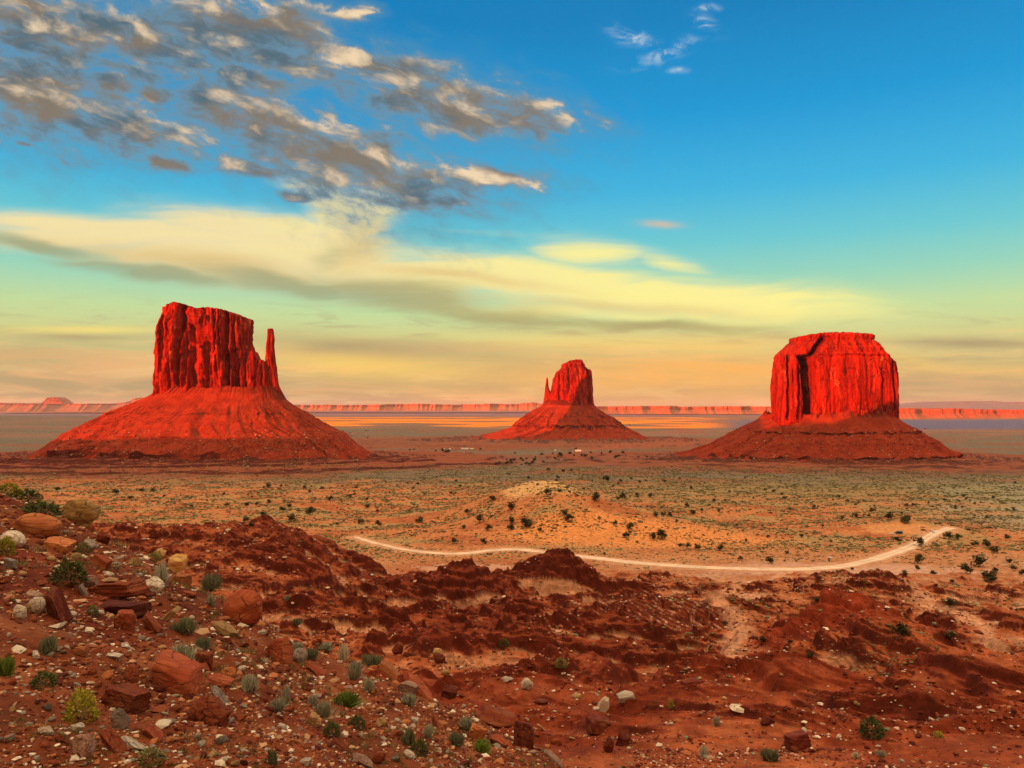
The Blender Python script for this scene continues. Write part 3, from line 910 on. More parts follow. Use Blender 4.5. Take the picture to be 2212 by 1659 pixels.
# ------------------------------------------------------------------ buttes
def cliff_material(name, base, dark, light, sx=0.05):
    m, b = mat_new(name)
    pos = b.n('ShaderNodeNewGeometry').outputs['Position']
    streak = b.noise(b.v('MULTIPLY', pos, (sx * 2.2, sx * 2.2, sx * 0.22)), 1.0, 7.0, 0.62, 0.4)
    band = b.noise(b.v('MULTIPLY', pos, (sx * 0.08, sx * 0.08, sx * 3.2)), 1.0, 4.0, 0.6, 0.6)
    patch = b.noise(b.v('MULTIPLY', pos, (sx * 1.2, sx * 1.2, sx * 0.7)), 1.0, 6.0, 0.65, 0.8)
    fine = b.noise(pos, sx * 14, 4.0, 0.65)
    col = b.mix(b.step(streak, 0.38, 0.62), (*dark, 1), (*base, 1))
    lm = b.m('MULTIPLY', b.step(patch, 0.55, 0.68), b.step(streak, 0.42, 0.60))
    col = b.mix(b.m('MULTIPLY', lm, 0.85), col, (*light, 1))
    col = b.mix(b.m('MULTIPLY', b.step(band, 0.58, 0.70), 0.35), col, (*dark, 1))
    vo = b.n('ShaderNodeTexVoronoi', feature='DISTANCE_TO_EDGE')
    wv = b.v('MULTIPLY_ADD', b.v('SUBTRACT', b.n('ShaderNodeTexNoise').outputs['Color'], (0.5, 0.5, 0.5)), (0.2, 0.2, 0.2), b.v('MULTIPLY', pos, (sx * 1.9, sx * 1.9, sx * 0.55)))
    b.put(vo.inputs['Vector'], wv)
    vo.inputs['Scale'].default_value = 1.0
    joint = b.m('MULTIPLY', b.step(vo.outputs['Distance'], 0.05, 0.0), b.step(patch, 0.40, 0.55))
    col = b.mix(b.m('MULTIPLY', joint, 0.75), col, (0.05, 0.004, 0.002, 1))
    bed = b.noise(b.v('MULTIPLY', pos, (sx * 0.15, sx * 0.15, sx * 9.0)), 1.0, 3.0, 0.5, 0.3)
    col = b.mix(b.m('MULTIPLY', b.step(bed, 0.60, 0.68), 0.30), col, (0.09, 0.006, 0.003, 1))
    stain = b.noise(b.v('MULTIPLY', pos, (sx * 0.9, sx * 0.9, sx * 0.10)), 1.0, 5.0, 0.6, 0.2)
    col = b.mix(b.m('MULTIPLY', b.step(stain, 0.54, 0.64), 0.42), col, (0.13, 0.007, 0.003, 1))   # desert varnish
    h = b.m('ADD', b.m('MULTIPLY', streak, 0.8), b.m('ADD', b.m('MULTIPLY', band, 0.9), b.m('MULTIPLY_ADD', joint, -0.8, b.m('MULTIPLY', fine, 0.9))))
    finish(b, col, 0.92, h, 4.0, 0.8, 0.1)
    return m


CLIFF = cliff_material('red_sandstone_cliff', (0.50, 0.031, 0.009), (0.24, 0.011, 0.004), (0.66, 0.20, 0.065))


def talus_material():
    m, b = mat_new('red_scree')
    pos = b.n('ShaderNodeNewGeometry').outputs['Position']
    n1 = b.noise(pos, 0.045, 7.0, 0.65, 0.5)
    n2 = b.noise(pos, 0.25, 5.0, 0.7)
    vor = b.n('ShaderNodeTexVoronoi', feature='F1')
    b.put(vor.inputs['Vector'], pos)
    vor.inputs['Scale'].default_value = 0.16
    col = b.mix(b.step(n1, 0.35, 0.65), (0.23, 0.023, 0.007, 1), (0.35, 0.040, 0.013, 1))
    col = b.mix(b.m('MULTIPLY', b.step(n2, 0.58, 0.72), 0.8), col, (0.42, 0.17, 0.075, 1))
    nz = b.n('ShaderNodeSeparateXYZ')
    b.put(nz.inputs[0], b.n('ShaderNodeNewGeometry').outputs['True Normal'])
    col = b.mix(b.m('MULTIPLY', b.step(nz.outputs[2], 0.62, 0.35), 0.85), col, (0.085, 0.014, 0.006, 1))   # steeper faces darker
    h = b.m('ADD', b.m('MULTIPLY', n1, 2.0), b.m('ADD', n2, b.m('MULTIPLY', vor.outputs['Distance'], 0.12)))
    finish(b, col, 0.95, h, 4.0, 0.8, 0.1)
    return m


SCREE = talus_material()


def cliff_block(name, parent, Y, top_pts, side_pts, half_depth, cracks=(), nphi=720, nh=150, yoff=0.0, flute=5.0, seed=0, power=3.2, zbot=None, ledges=()):
    """A cliff-walled rock: top_pts (u, v) skyline, side_pts (v, left u, right u) going down; cracks (u, width m, depth m, v from, v to, lean)."""
    zf = lambda v: (880 - v) / 1659.0 * Y
    tu = np.array([p[0] for p in top_pts], float)
    tz = zf(np.array([p[1] for p in top_pts], float))
    tx = X_at(tu, Y)
    sp = sorted(side_pts, key=lambda p: -p[0])
    sz = zf(np.array([p[0] for p in sp], float))
    sl = X_at(np.array([p[1] for p in sp], float), Y)
    sr = X_at(np.array([p[2] for p in sp], float), Y)
    zb = sz[0] if zbot is None else zbot
    phi = np.linspace(0, 2 * np.pi, nphi, endpoint=False)
    # more samples on the face towards the viewer
    phi = phi + 0.35 * np.sin(2 * (phi + np.pi / 2)) * 0.0 + 0.45 * np.cos(phi)
    cx_, sy_ = np.cos(phi), np.sin(phi)
    ex = 2.0 / power
    px = np.sign(cx_) * np.abs(cx_) ** ex
    py = np.sign(sy_) * np.abs(sy_) ** ex
    t = np.linspace(0, 1, nh)
    z = zb + (tz.max() - zb) * t[:, None] * np.ones((1, nphi))
    a0 = (sr[0] - sl[0]) / 2
    for _ in range(4):
        L = np.interp(z, sz, sl)
        Rr = np.interp(z, sz, sr)
        cx, a = (L + Rr) / 2, (Rr - L) / 2
        x = cx + a * px[None, :]
        zt = np.interp(x, tx, tz)
        z = zb + (zt - zb) * t[:, None]
    bdep = half_depth * (0.35 + 0.65 * np.clip(a / a0, 0, 1.3))
    y = Y + yoff + bdep * py[None, :]
    # outward normal in plan, roughly
    nx_ = px[None, :] * bdep
    ny_ = py[None, :] * a
    ln = np.hypot(nx_, ny_) + 1e-6
    nx_, ny_ = nx_ / ln, ny_ / ln
    arc = np.concatenate([[0], np.cumsum(np.hypot(np.diff(a0 * px), np.diff(half_depth * py)))])[None, :] * np.ones((nh, 1))
    zz = z * 0.035
    disp = flute * (0.60 * fbm(arc / 38 + seed, zz * 0.30 + seed, 3) + 0.16 * fbm(arc / 8 + seed, zz * 0.6, 3))
    pil = ridged(arc / 19 + seed * 3.1, zz * 0.28 + 5, 2)
    disp = disp - flute * 1.1 * sstep(pil, 0.95, 1.25)
    lay = perlin(z / 7.0 + seed, arc / 160) + 0.5 * perlin(z / 2.7, arc / 70 + seed)
    disp = disp + 0.14 * flute * lay
    sv = fbm(arc / 17 + seed, z / 75 + 3, 3) * 3.0
    slab = (np.floor(sv) + sstep(sv - np.floor(sv), 0.0, 0.18)) / 3.0
    disp = disp + flute * 1.15 * slab
    for lv, out, thick in ledges:
        disp = disp + out * np.exp(-((z - zf(lv)) / (thick / 1659 * Y)) ** 2)
    frontf = np.clip(-ny_, 0, 1)
    disp = disp * (0.30 + 0.70 * np.abs(ny_)) - 0.25 * flute * (1 - np.abs(ny_))
    x = x + nx_ * disp
    y = y + ny_ * disp
    for (u0, w, dep, v0, v1, lean) in cracks:
        zc0, zc1 = zf(v1), zf(v0)
        fz = np.clip((z - zc0) / (zc1 - zc0), 0, 1)
        xc = X_at(u0, Y) + lean / 1659 * Y * fz + 2.0 * perlin(z / 14, u0 * 0.37)
        g = np.exp(-np.abs((x - xc) / w) ** 3.0) * sstep(z, zc0 - 12, zc0 + 4) * (1 - sstep(z, zc1 - 4, zc1 + 10))
        y = y + g * dep * sstep(frontf, 0.15, 0.5)
    # the skyline is a little rough
    z = z + (t[:, None] ** 8) * (1.6 * fbm(x / 9 + seed, y / 9, 3))
    V = [np.stack([x, y, z], -1).reshape(-1, 3)]
    rings = (0.985, 0.95, 0.88, 0.75, 0.58, 0.4, 0.2, 0.02)
    mx, my = x[-1].mean(), y[-1].mean()
    for k in rings:
        xr = mx + (x[-1] - mx) * k
        yr = my + (y[-1] - my) * k
        zr = np.interp(xr, tx, tz) + (1 - k) * 2.0 + 1.6 * fbm(xr / 9 + seed, yr / 9, 3) - 1.5 * (1 - k)
        V.append(np.stack([xr, yr, np.minimum(zr, z[-1].max() + 2)], -1))
    V = np.concatenate(V)
    f = grid_faces(nh + len(rings), nphi, wrap=True)
    return link(name, mesh_np(name, V, f, CLIFF), parent)


def talus_cone(name, parent, Y, prof, cliff, half_depth, yscale=1.0, nphi=900, nr=150, seed=0, gully=5.0, step_bands=(), power=2.4, shelves=()):
    """Scree apron: prof (v, left u, right u) from the cliff foot down; plan grows from an ellipse round the cliff."""
    zf = lambda v: (880 - v) / 1659.0 * Y
    pz = zf(np.array([p[0] for p in prof], float))
    pl = X_at(np.array([p[1] for p in prof], float), Y)
    pr = X_at(np.array([p[2] for p in prof], float), Y)
    t = np.linspace(0, 1, nr)
    zr = np.interp(t, np.linspace(0, 1, len(pz)), pz) if False else pz[0] + (pz[-1] - pz[0]) * t
    L = np.interp(-zr, -pz, pl)
    Rr = np.interp(-zr, -pz, pr)
    phi = np.linspace(0, 2 * np.pi, nphi, endpoint=False)
    phi = phi + 0.45 * np.cos(phi)
    ex = 2.0 / power
    px = np.sign(np.cos(phi)) * np.abs(np.cos(phi)) ** ex
    py = np.sign(np.sin(phi)) * np.abs(np.sin(phi)) ** ex
    a = ((Rr - L) / 2)[:, None]
    cx = ((Rr + L) / 2)[:, None]
    grow = a - a[0]
    bb = half_depth + grow * yscale
    x = cx + a * px[None, :]
    y = Y + bb * py[None, :]
    z = zr[:, None] * np.ones((1, nphi))
    for (va, vb, vc, side) in shelves:     # a bench that ends in a small vertical cliff
        ra, rb_, rc = (np.interp(-zf(v), -zr, a[:, 0]) for v in (va, vb, vc))
        w = sstep(-np.sin(phi), 0.05, 0.5)
        if side == 'left':
            w = w * sstep(0.45 - np.cos(phi), 0.0, 0.35) * sstep(np.cos(phi) + 0.86, 0.0, 0.3)
        nz_ = fbm(phi * 9 + vb, 0.7, 4)
        w = w * np.clip(0.85 + 0.9 * nz_, 0, 1.25)
        r0 = a[:, 0]
        up = np.where(zr > zf(vb), sstep(-zr, -zf(va), -zf(vb)) * (rc / rb_ - 1), np.maximum(rc / r0 - 1, 0) * (zr > zf(vc)))
        fac = 1 + up[:, None] * w[None, :]
        x = cx + (x - cx) * fac
        y = Y + (y - Y) * fac
    ang = phi[None, :] * np.ones((nr, 1))
    arc = ang * 200.0
    tt = t[:, None]
    # gullies run down the slope and branch
    gl = ridged(arc / 26 + seed + 0.6 * fbm(arc / 60, tt * 3, 2), tt * 1.2 + seed, 3)
    wgt = sstep(tt, 0.04, 0.35) * (1 - 0.55 * sstep(tt, 0.75, 1.0))
    z = z + gully * 0.8 * (gl - 0.7) * wgt
    z = z + (1.5 * fbm(x / 22 + seed, y / 22, 4) + 1.3 * np.maximum(fbm(x / 7 + seed, y / 7, 3) - 0.15, 0) * 2.0) * sstep(tt, 0.05, 0.3)
    z = z + (1 - sstep(tt, 0.0, 0.16)) * (0.035 * half_depth + 1) * (1.4 * fbm(arc / 34 + seed, 0.7, 4) + 0.9 * ridged(arc / 17 + seed, 0.2, 2) - 0.3)
    for (v0, h, w0, w1) in step_bands:     # small cliffs: push outward above, drop below
        zc = zf(v0)
        amt = sstep(fbm(arc / 40 + v0, 0.3, 3), -0.3 + w0, 0.1 + w0) * w1
        k = 1 / (1 + np.exp(-(z - zc) / 0.8))
        g = np.exp(-np.maximum(z - zc, 0) / (h * 2.2)) * k * amt
        z = z + g * h
        gb = np.exp(-np.maximum(zc - z, 0) / (h * 2.0)) * (1 - k) * amt
        z = z - gb * h * 0.5
    V = np.stack([x, y, z], -1).reshape(-1, 3)
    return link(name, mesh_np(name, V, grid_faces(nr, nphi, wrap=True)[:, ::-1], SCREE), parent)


def build_west_butte():
    Y = 1750.0
    o = thing('butte', 'tall blocky red butte with a thin detached stone finger on its right side', 'butte', (MIT[0], MIT[1], -70))
    o.location = (0, 0, 0)
    cliff_block('cliff', o, Y,
                [(335, 705), (348, 700), (351, 690), (356, 678), (361, 671), (366, 667), (378, 665), (386, 660), (393, 658), (402, 659.5), (411, 662), (419, 667), (423, 672), (430, 670), (442, 673), (450, 671), (461, 669.5),
                 (480, 671), (493, 673), (503, 676), (512, 682), (522, 685), (531, 686), (536, 691), (540, 706), (560, 715)],
                [(868, 343, 548), (842, 344, 547), (800, 344, 546), (763, 342, 545), (748, 343, 541), (722, 346, 538.5), (704, 347.5, 538.5), (699, 350, 538), (690, 353.5, 536.5), (680, 356, 534), (660, 358, 530)], 62,
                cracks=((368, 4.5, 16, 690, 800, 0), (402, 7.0, 38, 664, 800, 12), (406, 5, 24, 760, 850, 0), (421, 4.5, 22, 690, 830, 3), (439, 5.5, 24, 712, 845, -2), (505, 6.5, 34, 672, 775, -2), (388, 2.5, 7, 770, 842, 0),
                        (512, 5.5, 28, 775, 850, -6), (527, 6.0, 32, 765, 850, -8), (470, 3.5, 14, 745, 850, 0), (483, 2.0, 6, 690, 760, 0), (455, 3, 9, 675, 740, 3)), seed=1.3, flute=7.5)
    cliff_block('buttress', o, Y, [(520, 800), (535, 786), (543, 770), (547, 763), (551, 760), (556, 763), (559, 771), (562, 776), (573, 781), (580, 788), (586, 800)],
                [(872, 524, 592), (850, 527, 588), (820, 530, 584), (790, 534, 580), (776, 541, 571), (766, 545, 562), (758, 547, 558)], 30, yoff=-14, nphi=360, nh=90,
                cracks=((541, 2.5, 10, 780, 855, 0), (562, 2.5, 10, 782, 860, 2), (575, 2.0, 7, 790, 860, 0)), seed=4.1, flute=4.0)
    cliff_block('spire', o, Y, [(572, 713), (579, 712), (581, 711), (586, 710.5), (591, 711), (594, 713), (600, 716)],
                [(880, 570, 613), (862, 572, 611), (843, 574, 609), (835, 574, 605), (814, 575, 601.5), (794, 575, 600), (778, 575, 596), (760, 575.5, 594), (747, 576, 593), (733, 578, 594), (724, 578.5, 593), (716, 579, 592), (709, 580, 591)], 15, yoff=-8,
                nphi=260, nh=120, seed=7.7, flute=1.6, power=2.5, ledges=((722, -0.9, 2), (776, 1.0, 5)))
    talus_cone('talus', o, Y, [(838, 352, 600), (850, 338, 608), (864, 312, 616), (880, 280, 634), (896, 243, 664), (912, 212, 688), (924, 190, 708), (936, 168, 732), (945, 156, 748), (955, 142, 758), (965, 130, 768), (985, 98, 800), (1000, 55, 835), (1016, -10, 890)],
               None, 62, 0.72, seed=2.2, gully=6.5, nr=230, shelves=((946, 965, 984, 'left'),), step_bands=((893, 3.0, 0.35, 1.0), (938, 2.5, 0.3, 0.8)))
    return o


def build_east_butte():
    Y = 3000.0
    o = thing('butte', 'smallest and farthest red butte with a short thumb of rock at its left', 'butte')
    cliff_block('cliff', o, Y, [(1188, 842), (1192, 830), (1196, 812), (1202, 799.5), (1213, 794), (1213.8, 786), (1220, 785), (1227, 784.5), (1228.5, 780.5), (1240, 778.5), (1256, 778), (1258, 784), (1261, 786), (1262.5, 795.5), (1275, 797.5), (1277, 812), (1282, 830)],
                [(888, 1186, 1282), (872, 1187, 1280.5), (842, 1189.5, 1279), (832, 1191, 1278.5), (813, 1194.5, 1277.5), (799, 1201, 1276), (795.6, 1210, 1270), (794, 1212.8, 1263), (786, 1213.5, 1262.5), (784.5, 1222, 1260), (776, 1228, 1257)], 80,
                cracks=((1206, 5, 12, 805, 870, 2), (1226, 5, 10, 800, 850, 0), (1268, 5, 12, 800, 870, 0)), nphi=420, nh=120, seed=9.2, flute=7.0)
    cliff_block('spire', o, Y, [(1176, 840), (1178.5, 826), (1180, 817), (1182, 815.5), (1184, 820), (1186, 838), (1190, 842)],
                [(888, 1171, 1196), (874, 1173, 1195), (856, 1175.5, 1194), (843, 1176.5, 1191), (839, 1177, 1186.5), (830, 1178, 1184.5), (820, 1179.3, 1184), (813, 1180, 1183)], 24, nphi=160, nh=70, seed=3.4, flute=2.0, yoff=-10, power=2.4)
    talus_cone('talus', o, Y, [(866, 1178, 1279), (876, 1171, 1284), (888, 1151, 1295), (898, 1137, 1310), (907, 1124, 1327), (917, 1111, 1340), (926, 1103, 1353), (934, 1080, 1368), (942, 1046, 1384), (952, 1000, 1402), (962, 940, 1425)], None, 80, 0.7,
               nphi=600, nr=100, seed=5.5, gully=9.0, shelves=((912, 918, 922, 'all'), (941, 946, 950, 'all')), step_bands=((900, 4, 0.3, 0.8),))
    return o


def build_right_butte():
    Y = 1800.0
    o = thing('butte', 'broad round-shouldered red butte split by one dark vertical cleft', 'butte')
    cliff_block('cliff', o, Y,
                [(1676, 776), (1684, 770), (1686, 764), (1689, 756), (1700, 748), (1712, 741), (1717, 738), (1717.8, 729), (1740, 726), (1763, 724), (1790, 724), (1840, 726), (1872, 727.5), (1875.5, 730), (1876, 738), (1890, 752), (1899, 762), (1902, 766), (1909, 770), (1913, 780), (1917, 800)],
                [(925, 1676, 1920), (906, 1677, 1919.5), (876, 1678, 1919.5), (840, 1679, 1920.5), (815, 1680, 1920.5), (785, 1682, 1914), (770.5, 1684, 1909), (765, 1686, 1901), (756, 1689, 1896), (747, 1701, 1886), (739, 1714, 1876), (737, 1717, 1875.6), (730, 1717.5, 1875.6), (722, 1726, 1868)], 100,
                cracks=((1713, 14.5, 98, 778, 918, -2), (1712, 9, 44, 736, 786, 44), (1790, 3, 6, 790, 900, 0), (1832, 3, 7, 800, 880, 2), (1868, 4, 9, 800, 890, -2), (1896, 4, 10, 790, 900, -3), (1758, 2.5, 5, 800, 905, 0), (1693, 3, 14, 800, 905, 2)),
                seed=12.1, flute=4.2, nphi=820, nh=170, power=3.4, ledges=((770, 3.0, 1.6), (775, -2.0, 2.5), (729, 2.0, 2.5), (738, -3.0, 2), (756, 1.5, 2)))
    cliff_block('buttress', o, Y, [(1655, 776), (1661, 772.5), (1672, 771.5), (1684, 771), (1690, 772), (1696, 780), (1702, 800)],
                [(918, 1651, 1705), (902, 1652, 1703), (870, 1653, 1702.5), (835, 1655, 1702), (800, 1658.5, 1700), (785, 1660, 1697), (770, 1662, 1690)], 46, yoff=-64, nphi=360, nh=110, seed=15.3, flute=3.6,
                cracks=((1668, 3.5, 24, 772, 900, 4), (1689, 3.0, 20, 800, 905, 3), (1679, 2, 6, 790, 900, 0)))
    talus_cone('talus', o, Y, [(894, 1660, 1914), (902, 1652, 1922), (910, 1638, 1931), (922, 1615, 1949), (939, 1583, 1975), (950, 1563, 1994), (963, 1540, 2010), (972, 1516, 2020), (982, 1488, 2036), (992, 1445, 2060), (1004, 1390, 2105), (1016, 1320, 2160)], None, 112, 0.75,
               seed=8.8, gully=5.0, nr=220, shelves=((924, 930, 934, 'all'), (968, 975, 981, 'all')), step_bands=((952, 2.0, 0.3, 0.8),))
    return o


build_west_butte()
build_east_butte()
build_right_butte()


# ------------------------------------------------------------------ far mesas
def mesa(name, label, cat, Y, sky, v_base, depth, col1, col2, seed, cap=0.45, talus=1.6, wig=1.0):
    zf = lambda v: (880 - v) / 1659.0 * Y
    u = np.linspace(sky[0][0], sky[-1][0], max(60, int((sky[-1][0] - sky[0][0]) * 1.1)))
    tz = zf(np.interp(u, [p[0] for p in sky], [p[1] for p in sky]))
    x = X_at(u, Y)
    px = Y / 1659.0
    tz = tz + px * (0.9 * fbm(u / 34, seed, 4) - 1.2 * np.maximum(fbm(u / 22 + 9, seed, 3) - 0.1, 0))
    zb = zf(v_base)
    H = np.maximum(tz - zb, 1)
    ind = wig * px * 24 * (1.3 * fbm(u / 55 + seed, 0.3, 4) + 0.2 * ridged(u / 31 + seed, 1.3, 3))
    rows = []
    nt = 9
    for i in range(nt):
        k = i / (nt - 1)
        gul = px * 8 * wig * ridged(u / 6 + seed, k * 0.8, 3) * (1 - k)
        yy = Y + ind * (0.55 + 0.45 * k) - (1 - k) * talus * H + gul * 0.3
        z = zb - px * 2 + (H * (1 - cap) + px * 2) * k ** 1.3 + 0.02 * gul
        rows.append(np.stack([x, yy, z], -1))
    for k in (0.15, 0.5, 0.85, 1.0):
        yy = Y + ind + 0.05 * H * k + px * 3 * fbm(u / 3 + seed, k, 2)
        rows.append(np.stack([x, yy, zb + H * (1 - cap) + H * cap * k], -1))
    rows.append(np.stack([x, Y + ind + depth * 0.5, tz - 0.0], -1))
    rows.append(np.stack([x, Y + depth + 0 * x, tz], -1))
    rows.append(np.stack([x, Y + depth * 1.2 + 0 * x, zb + 0 * x], -1))
    V = np.concatenate(rows)
    m = simple_mat(name + '_rock', col1, col2, 1.0 / (px * 30), 0.95, stretch=(1, 1, 6))
    o = link(name, mesh_np(name, V, grid_faces(len(rows), len(u)), m))
    tag(o, label, cat)


mesa('mesa', 'pinkish mesa escarpment on the horizon behind the talus of the finger butte', 'mesa', 19000,
     [(-40, 870), (0, 871), (60, 873), (170, 872), (225, 872), (262, 869), (285, 862), (300, 859), (330, 859), (420, 858), (470, 872)], 888, 2500, (0.260, 0.099, 0.056), (0.360, 0.167, 0.105), 2.1, 0.15, 2.2)
mesa('butte', 'tiny flat-topped butte on the far left horizon above the pink escarpment', 'butte', 20500,
     [(84, 874), (91, 868), (98, 859.5), (104, 858), (117, 858), (124, 862), (133, 868), (140, 874)], 876, 500, (0.260, 0.093, 0.053), (0.322, 0.130, 0.074), 5.1, 0.5, 0.6, 0.2)
mesa('mesa', 'long low orange mesa on the horizon between the finger butte and the thumb butte', 'mesa', 19500,
     [(560, 875), (640, 874), (760, 874.5), (900, 872.5), (980, 873.5), (1060, 872.5), (1120, 873), (1128, 871), (1150, 869.5), (1180, 872), (1240, 873)], 886, 2500, (0.298, 0.105, 0.046), (0.372, 0.161, 0.074), 8.4, 0.4, 2.0)
mesa('mesa', 'orange cliff band on the horizon between the thumb butte and the broad butte', 'mesa', 15500,
     [(1230, 879), (1300, 877.5), (1380, 878), (1400, 876.5), (1412, 877), (1450, 876), (1475, 878), (1530, 879), (1570, 877.5), (1640, 878), (1720, 879)], 893, 2500, (0.310, 0.093, 0.031), (0.384, 0.149, 0.062), 11.2, 0.5, 1.6)
mesa('mesa', 'red mesa cliffs at the right edge beyond the broad butte', 'mesa', 10500,
     [(1860, 883), (1930, 882.5), (2010, 883), (2060, 882), (2120, 884), (2180, 884.5), (2290, 886)], 905, 1800, (0.273, 0.068, 0.028), (0.360, 0.118, 0.050), 14.9, 0.45, 1.5)
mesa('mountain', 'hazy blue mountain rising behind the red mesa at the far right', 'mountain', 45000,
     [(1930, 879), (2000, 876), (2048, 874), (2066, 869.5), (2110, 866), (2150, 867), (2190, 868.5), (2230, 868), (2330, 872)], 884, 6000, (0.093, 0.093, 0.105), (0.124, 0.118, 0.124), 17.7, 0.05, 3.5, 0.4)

# ------------------------------------------------------------------ finding the ground under a photo point
_DS = np.geomspace(3.0, 3200.0, 1500)


def rays_hit(uv, near=False):
    """world points where the sight lines through photo points meet the ground"""
    uv = np.asarray(uv, dtype=float)
    cp, sp = math.cos(PITCH), math.sin(PITCH)
    xc = (uv[:, 0] - 1106) / 1659.0
    yc = (829.5 - uv[:, 1]) / 1659.0
    dy = cp - yc * sp
    dz = sp + yc * cp
    a, w = xc / dy, dz / dy
    ds = _DS[_DS < 60] if near else _DS
    X = a[:, None] * ds[None, :]
    Yv = np.ones_like(a)[:, None] * ds[None, :]
    Zr = w[:, None] * ds[None, :]
    G = ground(X, Yv)
    gap = Zr - G
    out = []
    for i in range(len(uv)):
        below = np.nonzero(gap[i] < 0)[0]
        if len(below) and below[0] > 0:
            j = below[0]
            g0, g1 = gap[i, j - 1], gap[i, j]
            f = g0 / (g0 - g1)
            d = ds[j - 1] + (ds[j] - ds[j - 1]) * f
        else:
            j = 120 + int(np.argmin(gap[i, 120:])) if near and len(ds) > 160 else int(np.argmin(gap[i]))
            d = ds[j]
        x, y = a[i] * d, d
        out.append((x, y, float(ground(np.array([x]), np.array([y]))[0]), d))
    return out

# ------------------------------------------------------------------ rocks
def rock_mesh(name, kind, seed, mat, sub=4):
    rg = np.random.default_rng(seed)
    bm = bmesh.new()
    bmesh.ops.create_icosphere(bm, subdivisions=sub, radius=1.0)
    bm.verts.ensure_lookup_table()
    v = np.array([p.co[:] for p in bm.verts])
    f = np.array([[p.index for p in q.verts] for q in bm.faces])
    bm.free()

    def cut(nrm, c):
        nonlocal v
        nrm = np.array(nrm, float)
        nrm /= np.linalg.norm(nrm)
        h = v @ nrm - c
        v = v - np.maximum(h, 0)[:, None] * nrm[None, :]
    if kind in ('block', 'slab', 'layer'):
        tw = rg.normal(0, 0.16, (3, 3)) + np.eye(3)
        for i in range(3):
            cut(tw[i], rg.uniform(0.5, 0.68))
            cut(-tw[i] + rg.normal(0, 0.12, 3), rg.uniform(0.5, 0.68))
        for i in range(7):
            cut(rg.normal(0, 1, 3), rg.uniform(0.70, 0.9))
    elif kind == 'round':
        for i in range(7):
            cut(rg.normal(0, 1, 3), rg.uniform(0.78, 0.95))
    else:
        for i in range(17):
            cut(rg.normal(0, 1, 3), rg.uniform(0.58, 0.88))
    s = rg.uniform(0, 50)
    amp = {'round': 0.05, 'block': 0.04, 'slab': 0.04, 'layer': 0.04, 'crag': 0.09}[kind]
    n = fbm(v[:, 0] * 1.7 + s + v[:, 2] * 0.9, v[:, 1] * 1.7 - v[:, 2] * 1.3 + s, 4)
    r = np.linalg.norm(v, axis=1)[:, None] + 1e-6
    v = v + v / r * (amp * n)[:, None]
    if kind in ('crag', 'layer'):
        z = v[:, 2] + 0.25 * v[:, 0]
        st = perlin(z * (7 if kind == 'layer' else 4) + s, v[:, 0] * 0.4)
        v[:, :2] *= (1 + (0.12 if kind == 'layer' else 0.08) * st)[:, None]
    v -= (v.max(0) + v.min(0)) / 2
    v /= (v.max(0) - v.min(0))
    return mesh_np(name, v, f, mat, True)


def rock_mat(name, c1, c2, c3, rough=0.85):
    m, b = mat_new(name)
    tc = b.n('ShaderNodeTexCoord').outputs['Object']
    info = b.n('ShaderNodeObjectInfo')
    off = b.n('ShaderNodeCombineXYZ')
    b.put(off.inputs[0], b.m('MULTIPLY', info.outputs['Random'], 37.0))
    b.put(off.inputs[2], b.m('MULTIPLY', info.outputs['Random'], 11.0))
    p = b.v('ADD', tc, off.outputs[0])
    n1 = b.noise(p, 2.2, 6.0, 0.65, 0.5)
    n2 = b.noise(p, 6.0, 3.0, 0.6)
    lay = b.noise(b.v('MULTIPLY', p, (1.2, 1.2, 9.0)), 1.0, 4.0, 0.6, 0.4)
    col = b.mix(b.step(n1, 0.36, 0.64), (*c1, 1), (*c2, 1))
    col = b.mix(b.m('MULTIPLY', b.step(lay, 0.52, 0.66), 0.6), col, (*c3, 1))
    col = b.mix(b.m('MULTIPLY', b.step(n2, 0.56, 0.74), 0.25), col, (*c3, 1))
    vo = b.n('ShaderNodeTexVoronoi', feature='DISTANCE_TO_EDGE')
    b.put(vo.inputs['Vector'], b.v('MULTIPLY_ADD', p, (1, 1, 1.7), b.v('MULTIPLY', b.v('ADD', p, p), (0.0, 0.0, 0.0))))
    vo.inputs['Scale'].default_value = 2.1
    crack = b.m('MULTIPLY', b.step(vo.outputs['Distance'], 0.035, 0.0), b.step(n1, 0.40, 0.6))
    dust = b.noise(p, 1.3, 4.0, 0.6)
    col = b.mix(b.m('MULTIPLY', b.step(dust, 0.50, 0.70), 0.45), col, (0.36, 0.13, 0.055, 1))
    col = b.mix(b.m('MULTIPLY', crack, 0.8), col, (0.05, 0.012, 0.007, 1))
    hsv = b.n('ShaderNodeHueSaturation')
    b.put(hsv.inputs['Color'], col)
    b.put(hsv.inputs['Value'], b.m('MULTIPLY_ADD', info.outputs['Random'], 0.6, 0.60))
    h = b.m('ADD', b.m('MULTIPLY', n1, 0.6), b.m('ADD', b.m('MULTIPLY', n2, 0.12), b.m('MULTIPLY_ADD', crack, -0.25, b.m('MULTIPLY', lay, 0.35))))
    finish(b, hsv.outputs[0], rough, h, 0.16, 0.9, 0.15)
    return m


